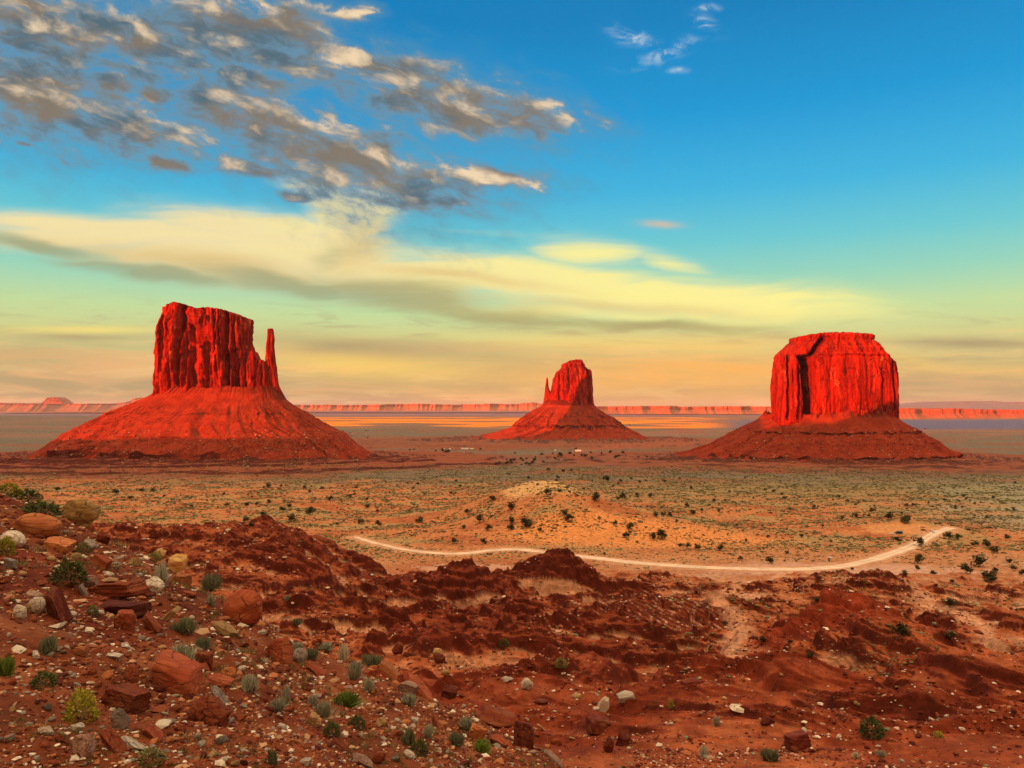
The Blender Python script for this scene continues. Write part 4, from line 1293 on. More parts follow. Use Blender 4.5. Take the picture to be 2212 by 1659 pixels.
RM = {
    'red': rock_mat('red_rock', (0.27, 0.045, 0.016), (0.36, 0.085, 0.03), (0.20, 0.028, 0.011)),
    'dark': rock_mat('dark_red_rock', (0.12, 0.018, 0.009), (0.19, 0.035, 0.015), (0.08, 0.012, 0.007)),
    'orange': rock_mat('orange_rock', (0.42, 0.115, 0.035), (0.50, 0.165, 0.05), (0.30, 0.06, 0.02)),
    'tan': rock_mat('tan_rock', (0.46, 0.24, 0.09), (0.55, 0.32, 0.13), (0.32, 0.11, 0.04)),
    'yellow': rock_mat('yellow_rock', (0.50, 0.26, 0.07), (0.60, 0.36, 0.13), (0.34, 0.13, 0.03)),
    'pale': rock_mat('pale_rock', (0.58, 0.42, 0.29), (0.72, 0.58, 0.44), (0.42, 0.24, 0.14)),
    'pink': rock_mat('pinkish_rock', (0.44, 0.23, 0.15), (0.52, 0.30, 0.21), (0.33, 0.13, 0.08)),
    'grey': rock_mat('grey_rock', (0.24, 0.17, 0.13), (0.33, 0.25, 0.20), (0.16, 0.09, 0.06)),
}
# (u, v, width, height, colour, shape, tilt, label, short name used by its neighbours)
ROCKS = [
    (67, 1137, 100, 64, 'orange', 'round', 4, 'big smooth orange boulder at the crest of the stony slope', 'the smooth orange boulder'),
    (168, 1116, 76, 70, 'yellow', 'crag', 0, 'craggy yellow-brown boulder standing on the crest beside the smooth orange one', 'the craggy yellow boulder'),
    (97, 1078, 32, 20, 'tan', 'block', 15, 'small tan rock on the skyline next to the crest bushes', None),
    (22, 1166, 52, 38, 'pale', 'round', 20, 'white rounded rock cut by the picture edge below the smooth orange boulder', 'the white rock at the crest'),
    (119, 1177, 62, 34, 'orange', 'block', 5, 'low orange rock wedged under the smooth orange boulder', 'the low orange rock'),
    (15, 1218, 34, 24, 'grey', 'layer', 15, 'grey striped rock below the yellow bush at the picture edge', None),
    (214, 1218, 40, 30, 'red', 'block', 25, 'red angular rock above the dark green bush', None),
    (233, 1243, 22, 15, 'pale', 'round', 10, 'small white rock between the dark green bush and the layered boulder', None),
    (195, 1262, 26, 26, 'pink', 'block', 0, 'pinkish upright rock just above the layered red boulder', None),
    (177, 1277, 13, 28, 'grey', 'slab', 65, 'thin grey slab standing on edge beside the pinkish upright rock', None),
    (251, 1276, 104, 52, 'red', 'layer', -8, 'wide layered red boulder with stacked overhanging sheets', 'the layered red boulder'),
    (262, 1316, 92, 44, 'dark', 'block', 0, 'dark red block carrying the layered boulder', 'the dark block under the layered boulder'),
    (328, 1266, 44, 36, 'pale', 'crag', 15, 'pale angular rock beside the silver bush above the layered boulder', 'the pale angular rock'),
    (382, 1221, 42, 40, 'yellow', 'crag', 0, 'yellow craggy block beside the brow of the slope', 'the yellow crag'),
    (345, 1199, 25, 24, 'yellow', 'crag', 0, 'small yellow crumbling rock above the yellow crag', None),
    (392, 1256, 34, 26, 'orange', 'block', 0, 'orange rock under the yellow crag', None),
    (116, 1314, 62, 66, 'dark', 'slab', 70, 'dark red standing slab beside two pale stones', 'the dark standing slab'),
    (69, 1285, 36, 19, 'pink', 'round', 12, 'flat pinkish stone above the pale stones at the left', None),
    (73, 1312, 36, 42, 'pale', 'round', 50, 'tall pale stone leaning on the dark standing slab', 'the tall pale stone'),
    (40, 1326, 30, 32, 'pale', 'round', 0, 'round pale stone left of the tall pale one', None),
    (57, 1316, 15, 18, 'tan', 'round', 0, 'little tan stone squeezed between two pale stones', None),
    (357, 1334, 50, 26, 'tan', 'slab', -42, 'tan slab tilted up to the right in the middle of the slope', 'the tilted tan slab'),
    (266, 1347, 40, 42, 'red', 'block', 10, 'red squarish rock below the dark block', None),
    (324, 1350, 44, 40, 'red', 'slab', 50, 'red slab leaning against the tilted tan slab', None),
    (518, 1322, 92, 80, 'red', 'round', -28, 'big smooth red-brown boulder on the brow of the slope above the badlands', 'the smooth red-brown boulder'),
    (486, 1362, 54, 34, 'tan', 'slab', 32, 'long tan slab sloping down below the smooth red-brown boulder', 'the sloping tan slab'),
    (368, 1468, 138, 88, 'red', 'block', 14, 'largest boulder of the slope, long and flat-topped, smooth red', 'the long flat red boulder'),
    (281, 1463, 32, 40, 'red', 'round', 0, 'round red rock against the left end of the long flat boulder', None),
    (262, 1519, 88, 66, 'red', 'layer', 8, 'broad red rock with layered face below the long flat boulder', 'the broad layered red rock'),
    (447, 1545, 86, 70, 'red', 'crag', 22, 'angular red boulder below the right end of the long flat boulder', 'the angular red boulder'),
    (443, 1434, 32, 36, 'red', 'block', 0, 'upright red rock beside the big silver bush', None),
    (491, 1459, 36, 30, 'orange', 'round', 10, 'rounded orange rock right of the long flat boulder', 'the rounded orange rock'),
    (466, 1472, 58, 20, 'red', 'slab', 12, 'thin red slab touching the right end of the long flat boulder', None),
    (470, 1506, 22, 48, 'grey', 'slab', 58, 'grey narrow slab standing above the angular red boulder', None),
    (256, 1560, 40, 48, 'grey', 'crag', 0, 'grey mottled rock under the broad layered red rock', 'the grey mottled rock'),
    (96, 1580, 36, 24, 'pale', 'crag', 10, 'pale angular stone left of the round yellow-green bush', 'the pale angular stone'),
    (177, 1617, 42, 54, 'pink', 'block', 10, 'pinkish upright block near the bottom left corner', 'the pinkish block'),
    (162, 1574, 32, 20, 'pale', 'crag', 0, 'white broken stone just above the pinkish block', None),
    (110, 1555, 18, 14, 'pale', 'crag', 0, 'small bright white stone left of the round yellow-green bush', None),
    (239, 1604, 34, 60, 'red', 'slab', 55, 'curved red slab plunging beside the pinkish block', 'the plunging red slab'),
    (282, 1611, 50, 28, 'pale', 'slab', 33, 'pale slab sloping down right of the plunging red slab', 'the pale sloping slab'),
    (324, 1584, 46, 32, 'red', 'slab', 40, 'red flat slab below the broad layered red rock', None),
    (478, 1602, 28, 22, 'grey', 'round', 0, 'grey rounded stone below the angular red boulder', None),
    (424, 1594, 15, 20, 'pale', 'round', 60, 'small pale egg-shaped stone below the angular red boulder', None),
    (603, 1416, 66, 62, 'red', 'crag', 18, 'bulky dark orange boulder on the brow right of the smooth red-brown one', 'the bulky orange-red boulder'),
    (645, 1421, 34, 34, 'grey', 'round', 40, 'grey-brown rock leaning on the bulky orange-red boulder', None),
    (241, 1417, 34, 15, 'pale', 'slab', 8, 'flat white stone lying alone in the middle of the slope', 'the flat white stone'),
    (173, 1409, 24, 20, 'orange', 'block', 0, 'orange stone left of the flat white stone', None),
    (686, 1452, 56, 22, 'red', 'slab', 36, 'red slab sloping below the bulky orange-red boulder', None),
    (843, 1453, 44, 38, 'orange', 'slab', 38, 'orange tilted slab on the brow in the middle of the picture', 'the tilted orange slab'),
    (901, 1489, 80, 34, 'red', 'slab', 42, 'long red slab sliding down behind the pale block', 'the long red slab'),
    (879, 1491, 46, 32, 'pink', 'block', 10, 'pale pink block in front of the long red slab', 'the pale pink block'),
    (970, 1501, 34, 30, 'dark', 'block', 5, 'dark red cube-like rock right of the long red slab', None),
    (858, 1405, 26, 26, 'dark', 'crag', 0, 'dark stacked rock on the brow above the tilted orange slab', 'the dark stacked rock'),
    (942, 1409, 26, 18, 'tan', 'crag', 0, 'tan rock perched on a dark one on the brow', 'the perched tan rock'),
    (947, 1428, 30, 24, 'dark', 'crag', 0, 'dark broken rock under the perched tan rock', None),
    (884, 1414, 26, 12, 'dark', 'slab', 10, 'flat dark red rock between the dark stacked rock and the perched tan rock', None),
    (962, 1458, 20, 14, 'tan', 'round', 0, 'round tan stone below the perched tan rock', None),
    (678, 1560, 36, 28, 'tan', 'crag', 45, 'yellowish white rock beside the dark green tuft in the lower middle', 'the yellowish rock'),
    (824, 1563, 28, 20, 'tan', 'crag', 35, 'yellowish oblong stone right of a dark tuft in the lower middle', None),
    (1067, 1556, 90, 48, 'red', 'layer', 12, 'big layered red rock with a black gap beneath in the lower middle', 'the gaping layered rock'),
    (1132, 1598, 48, 60, 'dark', 'block', 10, 'dark red block wedged under the right end of the gaping layered rock', 'the wedged dark block'),
    (1031, 1588, 36, 36, 'orange', 'block', 20, 'orange rock at the left foot of the gaping layered rock', None),
    (942, 1566, 52, 26, 'red', 'slab', 62, 'red slab standing steeply left of the gaping layered rock', None),
    (733, 1614, 44, 16, 'red', 'slab', 36, 'thin red slab in the bottom middle above the pale flat rock', None),
    (884, 1632, 30, 18, 'pale', 'round', 32, 'white oval stone near the bottom in the middle', 'the white oval stone'),
    (782, 1646, 56, 28, 'pink', 'crag', 25, 'pale flat rock cut by the bottom edge in the middle', 'the pale flat rock'),
    (817, 1641, 26, 32, 'red', 'round', 50, 'red rounded rock leaning on the pale flat rock', None),
    (1139, 1482, 28, 28, 'pale', 'crag', 35, 'bright white egg-shaped rock on the bare red slope', 'the white rock on the red slope'),
    (1095, 1468, 30, 15, 'pale', 'crag', 5, 'flat pale rock left of the white rock on the red slope', None),
    (1304, 1528, 26, 34, 'pale', 'crag', 30, 'white mottled boulder standing on the bare red slope right of the middle', 'the white mottled boulder'),
    (1352, 1507, 38, 22, 'pale', 'block', -5, 'pale square-edged boulder behind the white mottled boulder', None),
    (1246, 1505, 24, 15, 'tan', 'round', 0, 'tan rounded rock between the two white boulders of the red slope', None),
    (1168, 1516, 34, 16, 'dark', 'round', 0, 'dark red lump of rock below the white rock on the red slope', None),
    (1292, 1572, 46, 36, 'dark', 'block', 8, 'dark red block below the white mottled boulder', 'the dark block below the mottled boulder'),
    (1729, 1608, 60, 44, 'dark', 'layer', 0, 'isolated dark layered boulder near the bottom right of the bare red slope', 'the isolated dark boulder'),
    (1602, 1533, 40, 11, 'pale', 'slab', 12, 'flat white ledge stone on the red slope far right of the mottled boulder', None),
    (1316, 1615, 26, 34, 'dark', 'crag', 0, 'dark pointed rock near the bottom right of the middle', None),
    (1348, 1600, 30, 36, 'dark', 'crag', 10, 'dark cracked rock right of the dark block below the mottled boulder', None),
    (1195, 1640, 40, 24, 'pink', 'slab', 40, 'pinkish slab near the bottom right of the wedged dark block', None),
    (1172, 1575, 26, 14, 'tan', 'slab', 45, 'tan leaning slab right of the gaping layered rock', None),
    (1086, 1609, 60, 16, 'red', 'slab', 38, 'long thin red slab sliding out from under the gaping layered rock', None),
    (1495, 1475, 40, 14, 'dark', 'slab', -10, 'thin dark ledge stone on the red slope above the flat white ledge stone', None),
    (1660, 1560, 34, 20, 'dark', 'crag', 0, 'dark broken rock above the isolated dark boulder', None),
    (290, 1215, 30, 22, 'tan', 'crag', 0, 'tan rough rock below the craggy yellow boulder', None),
    (187, 1180, 40, 30, 'grey', 'crag', 0, 'grey-brown rough rock at the foot of the craggy yellow boulder', None),
    (220, 1165, 30, 26, 'dark', 'crag', 0, 'dark rough rock right of the craggy yellow boulder', None),
    (405, 1283, 34, 16, 'red', 'slab', 10, 'low red slab below the silver bush by the yellow crag', None),
]
SHRUBS = [
    (17, 1046, 46, 24, 'yellow', 'yellow-green domed bush on the skyline at the left edge'),
    (58, 1062, 50, 24, 'green', 'dark green bush on the skyline right of the yellow-green dome'),
    (90, 1102, 76, 30, 'green', 'broad dark green bush behind the smooth orange boulder'),
    (11, 1184, 34, 34, 'yellow', 'bright yellow bush at the left edge below the white rock'),
    (148, 1239, 62, 48, 'green', 'round dark green bush halfway up the slope left of the layered boulder'),
    (351, 1250, 48, 46, 'sage', 'silver-grey bush beside the pale angular rock'),
    (455, 1262, 46, 30, 'greygreen', 'grey-green bush on the brow below the yellow crag'),
    (331, 1184, 30, 18, 'olive', 'small olive bush on the brow above the yellow crag'),
    (100, 1397, 42, 34, 'greygreen', 'dark grey-green tuft left of the flat white stone'),
    (13, 1442, 38, 36, 'bright', 'bright green tuft at the left edge'),
    (92, 1470, 48, 30, 'green', 'low dark green bush right of the bright green tuft'),
    (403, 1420, 66, 44, 'sage', 'big silver-grey bush right above the long flat red boulder'),
    (439, 1392, 32, 24, 'greygreen', 'grey-green tuft above the big silver-grey bush'),
    (175, 1532, 56, 58, 'yellow', 'round yellow-green bush at the lower left'),
    (397, 1356, 46, 30, 'greygreen', 'grey-green bush right of the tilted tan slab'),
    (543, 1481, 42, 34, 'sage', 'silver bush right of the rounded orange rock'),
    (586, 1641, 30, 30, 'greygreen', 'green-grey tuft cut by the bottom edge left of the middle'),
    (200, 1321, 24, 20, 'olive', 'small olive tuft right of the dark standing slab'),
    (179, 1186, 26, 22, 'olive', 'olive tuft below the craggy yellow boulder'),
    (324, 1634, 60, 22, 'olive', 'low spreading green tuft at the bottom below the pale sloping slab'),
    (459, 1300, 22, 20, 'sage', 'small silver tuft left of the smooth red-brown boulder'),
    (599, 1528, 42, 24, 'sage', 'low silver bush below the bulky orange-red boulder'),
    (618, 1507, 26, 38, 'sage', 'tall thin silver bush behind the low silver one'),
    (694, 1537, 46, 30, 'sage', 'spreading silver bush above the yellowish rock'),
    (676, 1516, 26, 24, 'sage', 'small silver bush just behind the spreading silver bush'),
    (743, 1514, 72, 28, 'bright', 'wide green grassy clump in the middle of the lower slope'),
    (764, 1453, 40, 36, 'sage', 'twiggy silver bush left of the tilted orange slab'),
    (803, 1429, 46, 24, 'greygreen', 'grey-green mound above the twiggy silver bush'),
    (741, 1412, 28, 34, 'pale', 'whitish upright bush on the brow above the twiggy silver bush'),
    (799, 1483, 30, 26, 'sage', 'silver tuft below the tilted orange slab'),
    (671, 1414, 30, 20, 'greygreen', 'grey-green tuft right of the bulky orange-red boulder'),
    (715, 1577, 34, 28, 'green', 'dark green tuft right of the yellowish rock'),
    (771, 1561, 32, 24, 'green', 'dark tuft below the wide green clump'),
    (880, 1514, 36, 22, 'sage', 'silver tuft in front of the pale pink block'),
    (884, 1596, 36, 30, 'greygreen', 'grey-green tuft above the white oval stone'),
    (904, 1617, 36, 30, 'green', 'green tuft right of the white oval stone'),
    (1005, 1567, 36, 26, 'sage', 'silver-green tuft left of the gaping layered rock'),
    (985, 1599, 38, 26, 'greygreen', 'grey-green tuft below the steep red slab'),
    (1037, 1615, 48, 22, 'bright', 'green grassy tuft below the gaping layered rock'),
    (926, 1584, 26, 24, 'sage', 'small silver tuft left of the steep red slab'),
    (1088, 1389, 20, 14, 'green', 'small dark bush alone on the red slope beyond the brow'),
    (1211, 1432, 26, 16, 'olive', 'low olive bush on the bare red slope above the white boulders'),
    (698, 1397, 40, 16, 'sage', 'low silver bush on the brow left of the whitish upright bush'),
    (640, 1398, 28, 16, 'sage', 'small silver bush on the brow above the bulky boulder'),
    (1883, 1574, 46, 38, 'green', 'large dark bush on the bare red slope at the lower right'),
    (1665, 1634, 40, 24, 'greygreen', 'grey-green bush left of the isolated dark boulder'),
    (1520, 1625, 22, 22, 'pale', 'whitish tuft near the bottom left of the isolated dark boulder'),
    (1548, 1561, 24, 16, 'pale', 'whitish tuft on the red slope below the flat white ledge stone'),
    (1450, 1523, 12, 16, 'yellow', 'small yellowish tuft right of the pale square-edged boulder'),
    (1905, 1630, 24, 12, 'pale', 'pale tuft below the large dark bush at the lower right'),
    (1850, 1634, 24, 10, 'pale', 'pale low tuft left of the pale tuft below the large dark bush'),
    (2028, 1588, 18, 12, 'yellow', 'yellowish tuft at the far lower right'),
    (640, 1345, 26, 14, 'greygreen', 'grey-green tuft on the badlands right of the smooth red-brown boulder'),
    (622, 1295, 20, 10, 'sage', 'small silver tuft on the ledges above the smooth red-brown boulder'),
]


def leaf_mat(name, c1, c2):
    m, b = mat_new(name)
    a = b.n('ShaderNodeAttribute', attribute_name='tint').outputs['Fac']
    info = b.n('ShaderNodeObjectInfo').outputs['Random']
    col = b.mix(a, (*c1, 1), (*c2, 1))
    hsv = b.n('ShaderNodeHueSaturation')
    b.put(hsv.inputs['Color'], col)
    b.put(hsv.inputs['Value'], b.m('MULTIPLY_ADD', info, 0.5, 0.8))
    finish(b, hsv.outputs[0], 0.8, None, spec=0.1)
    return m


LM = {
    'sage': leaf_mat('silver_leaves', (0.20, 0.17, 0.10), (0.44, 0.41, 0.28)),
    'pale': leaf_mat('whitish_leaves', (0.34, 0.26, 0.15), (0.60, 0.52, 0.36)),
    'green': leaf_mat('dark_green_leaves', (0.045, 0.05, 0.015), (0.11, 0.125, 0.035)),
    'greygreen': leaf_mat('grey_green_leaves', (0.09, 0.09, 0.04), (0.22, 0.22, 0.12)),
    'olive': leaf_mat('olive_leaves', (0.12, 0.10, 0.03), (0.24, 0.20, 0.07)),
    'yellow': leaf_mat('yellow_green_leaves', (0.19, 0.15, 0.015), (0.40, 0.34, 0.035)),
    'bright': leaf_mat('bright_green_leaves', (0.09, 0.12, 0.02), (0.20, 0.26, 0.04)),
    'juniper': leaf_mat('juniper_leaves', (0.028, 0.026, 0.010), (0.085, 0.075, 0.024)),
}
STEM = simple_mat('dry_stem', (0.10, 0.055, 0.03), (0.17, 0.10, 0.06), 8.0)


def blades_mesh(name, seed, mat, n, upright=0.5, spread=0.5, width=0.02, dome=False):
    """a bush of thin curved leaf blades, unit wide and unit tall"""
    rg = np.random.default_rng(seed)
    nb = 7
    bx = rg.normal(0, 0.16, nb)
    by = rg.normal(0, 0.16, nb)
    V, F, T = [], [], []
    for i in range(n):
        k = rg.integers(nb)
        az = rg.uniform(0, 2 * np.pi)
        tilt = abs(rg.normal(0, 1)) * (1 - upright) * 0.9 + 0.08
        tilt = min(tilt, 1.5)
        L = rg.uniform(0.45, 1.0)
        if dome:
            dirv = rg.normal(0, 1, 3)
            dirv[2] = abs(dirv[2]) * 0.9
            dirv /= np.linalg.norm(dirv)
            c = dirv * rg.uniform(0.55, 1.0) ** 0.5 * np.array((0.42, 0.42, 0.72)) * (1 + 0.25 * perlin(dirv[0] * 2 + seed, dirv[1] * 2))
            p0 = c + np.array((0, 0, 0.05))
            p1 = p0 + dirv * rg.uniform(0.06, 0.14) + rg.normal(0, 0.03, 3)
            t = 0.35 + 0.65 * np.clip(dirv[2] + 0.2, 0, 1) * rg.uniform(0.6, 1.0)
        else:
            p0 = np.array((bx[k] + rg.normal(0, 0.05), by[k] + rg.normal(0, 0.05), 0))
            d = np.array((math.sin(tilt) * math.cos(az), math.sin(tilt) * math.sin(az), math.cos(tilt)))
            s0 = rg.uniform(0.0, 0.55)
            p1 = p0 + d * L * np.array((spread, spread, 0.95))
            p0 = p0 + (p1 - p0) * s0
            p1 = p1 + np.array((0, 0, -0.12 * tilt * L))
            t = rg.uniform(0.1, 1.0)
        side = np.cross(p1 - p0, rg.normal(0, 1, 3))
        side /= np.linalg.norm(side) + 1e-9
        w = width * rg.uniform(0.6, 1.4)
        mid = (p0 + p1) / 2 + rg.normal(0, 0.015, 3)
        b0 = len(V)
        V += [p0 - side * w * 0.5, p0 + side * w * 0.5, mid + side * w, p1, mid - side * w]
        F += [(b0, b0 + 1, b0 + 2), (b0, b0 + 2, b0 + 4), (b0 + 4, b0 + 2, b0 + 3)]
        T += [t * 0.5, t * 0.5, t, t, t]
    V = np.array(V)
    V[:, 2] = np.maximum(V[:, 2], 0.0)
    V[:, :2] /= max(1e-6, (V[:, :2].max(0) - V[:, :2].min(0)).max())
    V[:, 2] /= V[:, 2].max()
    T = np.array(T)
    return mesh_np(name, V, np.array(F), mat, False, np.stack([T, T, T], -1))


def stems_mesh(name, seed):
    rg = np.random.default_rng(seed)
    V, F = [], []
    for i in range(7):
        az = rg.uniform(0, 2 * np.pi)
        p0 = np.array((rg.normal(0, 0.05), rg.normal(0, 0.05), -0.05))
        p1 = p0 + np.array((0.28 * math.cos(az), 0.28 * math.sin(az), rg.uniform(0.3, 0.55)))
        b0 = len(V)
        for p, w in ((p0, 0.028), (p1, 0.010)):
            for a in range(3):
                V.append(p + np.array((w * math.cos(a * 2.09), w * math.sin(a * 2.09), 0)))
        for a in range(3):
            F.append((b0 + a, b0 + (a + 1) % 3, b0 + 3 + (a + 1) % 3, b0 + 3 + a))
    return mesh_np(name, np.array(V), np.array(F), STEM, False)


def juniper_mesh(name, seed, n=420):
    """leaf clumps spread through an uneven crown"""
    rg = np.random.default_rng(seed)
    V, F, T = [], [], []
    lobes = [(rg.uniform(-0.26, 0.26), rg.uniform(-0.26, 0.26), rg.uniform(0.3, 0.68), rg.uniform(0.17, 0.3)) for _ in range(8)]
    for i in range(n):
        lx, ly, lz, lr = lobes[rg.integers(len(lobes))]
        d = rg.normal(0, 1, 3)
        d /= np.linalg.norm(d)
        c = np.array((lx, ly, lz)) + d * lr * rg.uniform(0.5, 1.05) * np.array((1, 1, 0.85))
        if c[2] < 0.03:
            c[2] = 0.03 + 0.05 * rg.random()
        a = rg.normal(0, 1, 3)
        a /= np.linalg.norm(a)
        b_ = np.cross(a, d)
        b_ /= np.linalg.norm(b_) + 1e-9
        s = rg.uniform(0.035, 0.075)
        k = len(V)
        V += [c - a * s, c - b_ * s * 0.7, c + a * s, c + b_ * s * 0.7]
        F.append((k, k + 1, k + 2, k + 3))
        t = rg.uniform(0, 0.5) + 0.5 * (i % 3 == 0)
        T += [t] * 4
    V = np.array(V)
    V[:, :2] /= (V[:, :2].max(0) - V[:, :2].min(0)).max()
    V[:, 2] /= V[:, 2].max()
    T = np.array(T)
    return mesh_np(name, V, np.array(F), LM['juniper'], False, np.stack([T, T, T], -1))


def size_m(px, d):
    return px / 1659.0 * d


BEDS = []
LAND = []      # (u, v, short phrase) of the rocks other rocks are described by


def place_rocks():
    hits = rays_hit([(r[0], r[1] + 0.30 * r[3]) for r in ROCKS], near=False)
    for i, (r, h) in enumerate(zip(ROCKS, hits)):
        u, v, w, hh, colr, shape, tilt, label, short = r
        x, y, z, d = h
        if v < 1190 and u < 400 and d > 60:
            x, y, z, d = rays_hit([(u, v + 0.35 * hh)], near=True)[0]
        W, H = size_m(w, d), size_m(hh, d)
        me = rock_mesh('boulder', shape, 100 + i, RM[colr], 4)
        o = link('boulder' if max(w, hh) > 38 else 'rock', me)
        th = math.radians(tilt)
        ct, st = abs(math.cos(th)), abs(math.sin(th))
        if shape == 'slab' and tilt:
            # w x h is the seen box of a tilted slab: long axis and thickness from it
            Lx = max(W * ct + H * st, 0.6 * max(W, H)) * 1.05
            Lz = max(0.22 * Lx, min(W, H) * 0.45)
        else:
            Lx = W * (1.0 if abs(tilt) < 30 else 0.95)
            Lz = max(0.42 * H, (H - 0.24 * W) / 0.93) * 1.35
        o.scale = (Lx, Lx * (0.75 if shape != 'slab' else 0.6), Lz)
        o.rotation_euler = (math.radians(RNG.uniform(-8, 8)), th, math.radians(RNG.uniform(-14, 14)))
        o.location = (x, y + Lx * 0.18, z + (0.30 * Lz if shape != 'slab' else H * 0.22))
        tag(o, label, 'boulder' if max(w, hh) > 38 else 'rock')
        BEDS.append((x, y + Lx * 0.1, Lx))
        if short:
            LAND.append((u, v, short, max(w, hh)))


place_rocks()


def place_shrubs():
    kinds = {}
    for k in LM:
        if k == 'juniper':
            continue
        kinds[k] = [blades_mesh(k + '_foliage', 40 + 7 * j + len(k), LM[k], 520 if k in ('sage', 'pale') else 760,
                                0.45 if k in ('sage', 'pale', 'greygreen') else 0.3, 0.62, 0.020 if k in ('sage', 'pale') else 0.024,
                                dome=k in ('yellow', 'green', 'olive')) for j in range(3)]
    stems = [stems_mesh('stems', 60 + j) for j in range(3)]
    hits = rays_hit([(s[0], s[1] + 0.42 * s[3]) for s in SHRUBS])
    for i, (s, h) in enumerate(zip(SHRUBS, hits)):
        u, v, w, hh, kind, label = s
        x, y, z, d = h
        if v < 1260 and u < 470 and d > 60:
            x, y, z, d = rays_hit([(u, v + 0.42 * hh)], near=True)[0]
        W, H = size_m(w, d) * 1.35, size_m(hh, d) * 1.30
        t = thing('shrub', label, 'shrub', (x, y, z - 0.04 * H))
        t.rotation_euler = (0, 0, RNG.uniform(0, 6.28))
        t.scale = (W, W, H)
        link('foliage', kinds[kind][i % 3], t)
        link('stem', stems[i % 3], t)


place_shrubs()

JUN = [(1288, 1073, 22), (1219, 1107, 13), (1230, 1117, 19), (1184, 1063, 15), (1106, 1092, 20), (1141, 1127, 28), (1107, 1124, 17), (1103, 1138, 16), (1036, 1122, 19),
       (1008, 1104, 11), (1001, 1137, 11), (905, 1122, 18), (818, 1132, 14), (779, 1127, 12), (631, 1120, 19), (670, 1104, 21), (612, 1099, 13), (624, 1091, 12), (712, 1077, 12),
       (793, 1093, 11), (816, 1104, 9), (755, 1072, 10), (729, 1130, 8), (1066, 1075, 14), (1418, 1110, 14), (1433, 1110, 11), (1446, 1112, 12), (1404, 1069, 13), (1377, 1067, 10),
       (1345, 1070, 14), (1484, 1090, 14), (1498, 1108, 12), (1427, 1154, 25), (1409, 1157, 18), (1352, 1155, 16), (1329, 1129, 11), (1359, 1136, 17), (1507, 1182, 15), (1488, 1179, 13),
       (1472, 1177, 13), (1554, 1183, 16), (1165, 1142, 11), (1045, 1169, 16), (980, 1169, 12), (1057, 1140, 15), (1310, 1035, 14), (1340, 1037, 10), (1216, 1015, 9), (1184, 1013, 9),
       (1885, 1102, 13), (1820, 1118, 9), (1847, 1114, 12), (1923, 1115, 20), (1955, 1122, 21), (1778, 1135, 8), (1731, 1157, 9), (1936, 1163, 15), (1983, 1170, 24), (2104, 1173, 15),
       (2177, 1159, 13), (2134, 1176, 19), (2147, 1188, 17), (2133, 1118, 9), (1984, 1208, 22), (1981, 1226, 13), (2016, 1235, 14), (2090, 1230, 23), (2138, 1245, 31), (2115, 1213, 28),
       (2151, 1231, 14), (2192, 1226, 15), (2178, 1210, 14), (2208, 1236, 15), (1841, 1228, 8), (2047, 1157, 19), (2072, 1160, 16), (1953, 1237, 16), (2056, 1254, 10), (252, 1062, 15), (283, 1074, 11), (305, 1059, 11),
       (355, 1070, 8), (488, 1089, 12), (532, 1088, 11), (553, 1089, 9), (580, 1050, 11), (580, 1083, 11), (570, 1112, 12), (532, 1120, 14), (542, 1131, 12), (414, 1093, 9), (125, 1055, 9),
       (331, 1058, 10), (1948, 1366, 32), (2051, 1374, 20), (1648, 1380, 16), (1707, 1385, 10), (1567, 1345, 10), (1766, 1295, 13), (2056, 1303, 20), (1748, 1415, 14), (1600, 1204, 12), (1665, 1210, 18), (1700, 1192, 10)]
_jr = np.random.default_rng(77)
for (cu, cv, su, sv, n) in ((1140, 993, 38, 9, 26), (960, 972, 60, 2, 8), (1330, 985, 60, 6, 10), (1230, 978, 60, 5, 10), (1400, 1040, 160, 12, 16), (2060, 1090, 130, 20, 26), (860, 1060, 200, 14, 18), (1650, 1075, 160, 16, 20), (1050, 1048, 120, 10, 14), (1560, 1140, 120, 20, 10)):
    for _ in range(n):
        JUN.append((cu + _jr.normal() * su, cv + _jr.normal() * sv, _jr.uniform(4.5, 8.5)))


def juniper_place(u, v):
    if v > 1265:
        return 'among the washes below the road'
    if v > 1185 and u > 1900:
        return 'on the sandy flat right of the pale road'
    if v < 1005:
        return 'in the distant valley beneath the thumb butte'
    if abs(u - 1190) < 130 and v < 1150:
        return 'on the flanks of the tan dune'
    if u < 900:
        return 'on the plain in front of the finger butte'
    if u > 1860 and v < 1185:
        return 'around the parking mound by the vehicles'
    if v > 1150:
        return 'along the far side of the pale road'
    if u < 1100:
        return 'on the plain left of the tan dune'
    return 'on the plain between the tan dune and the broad butte'


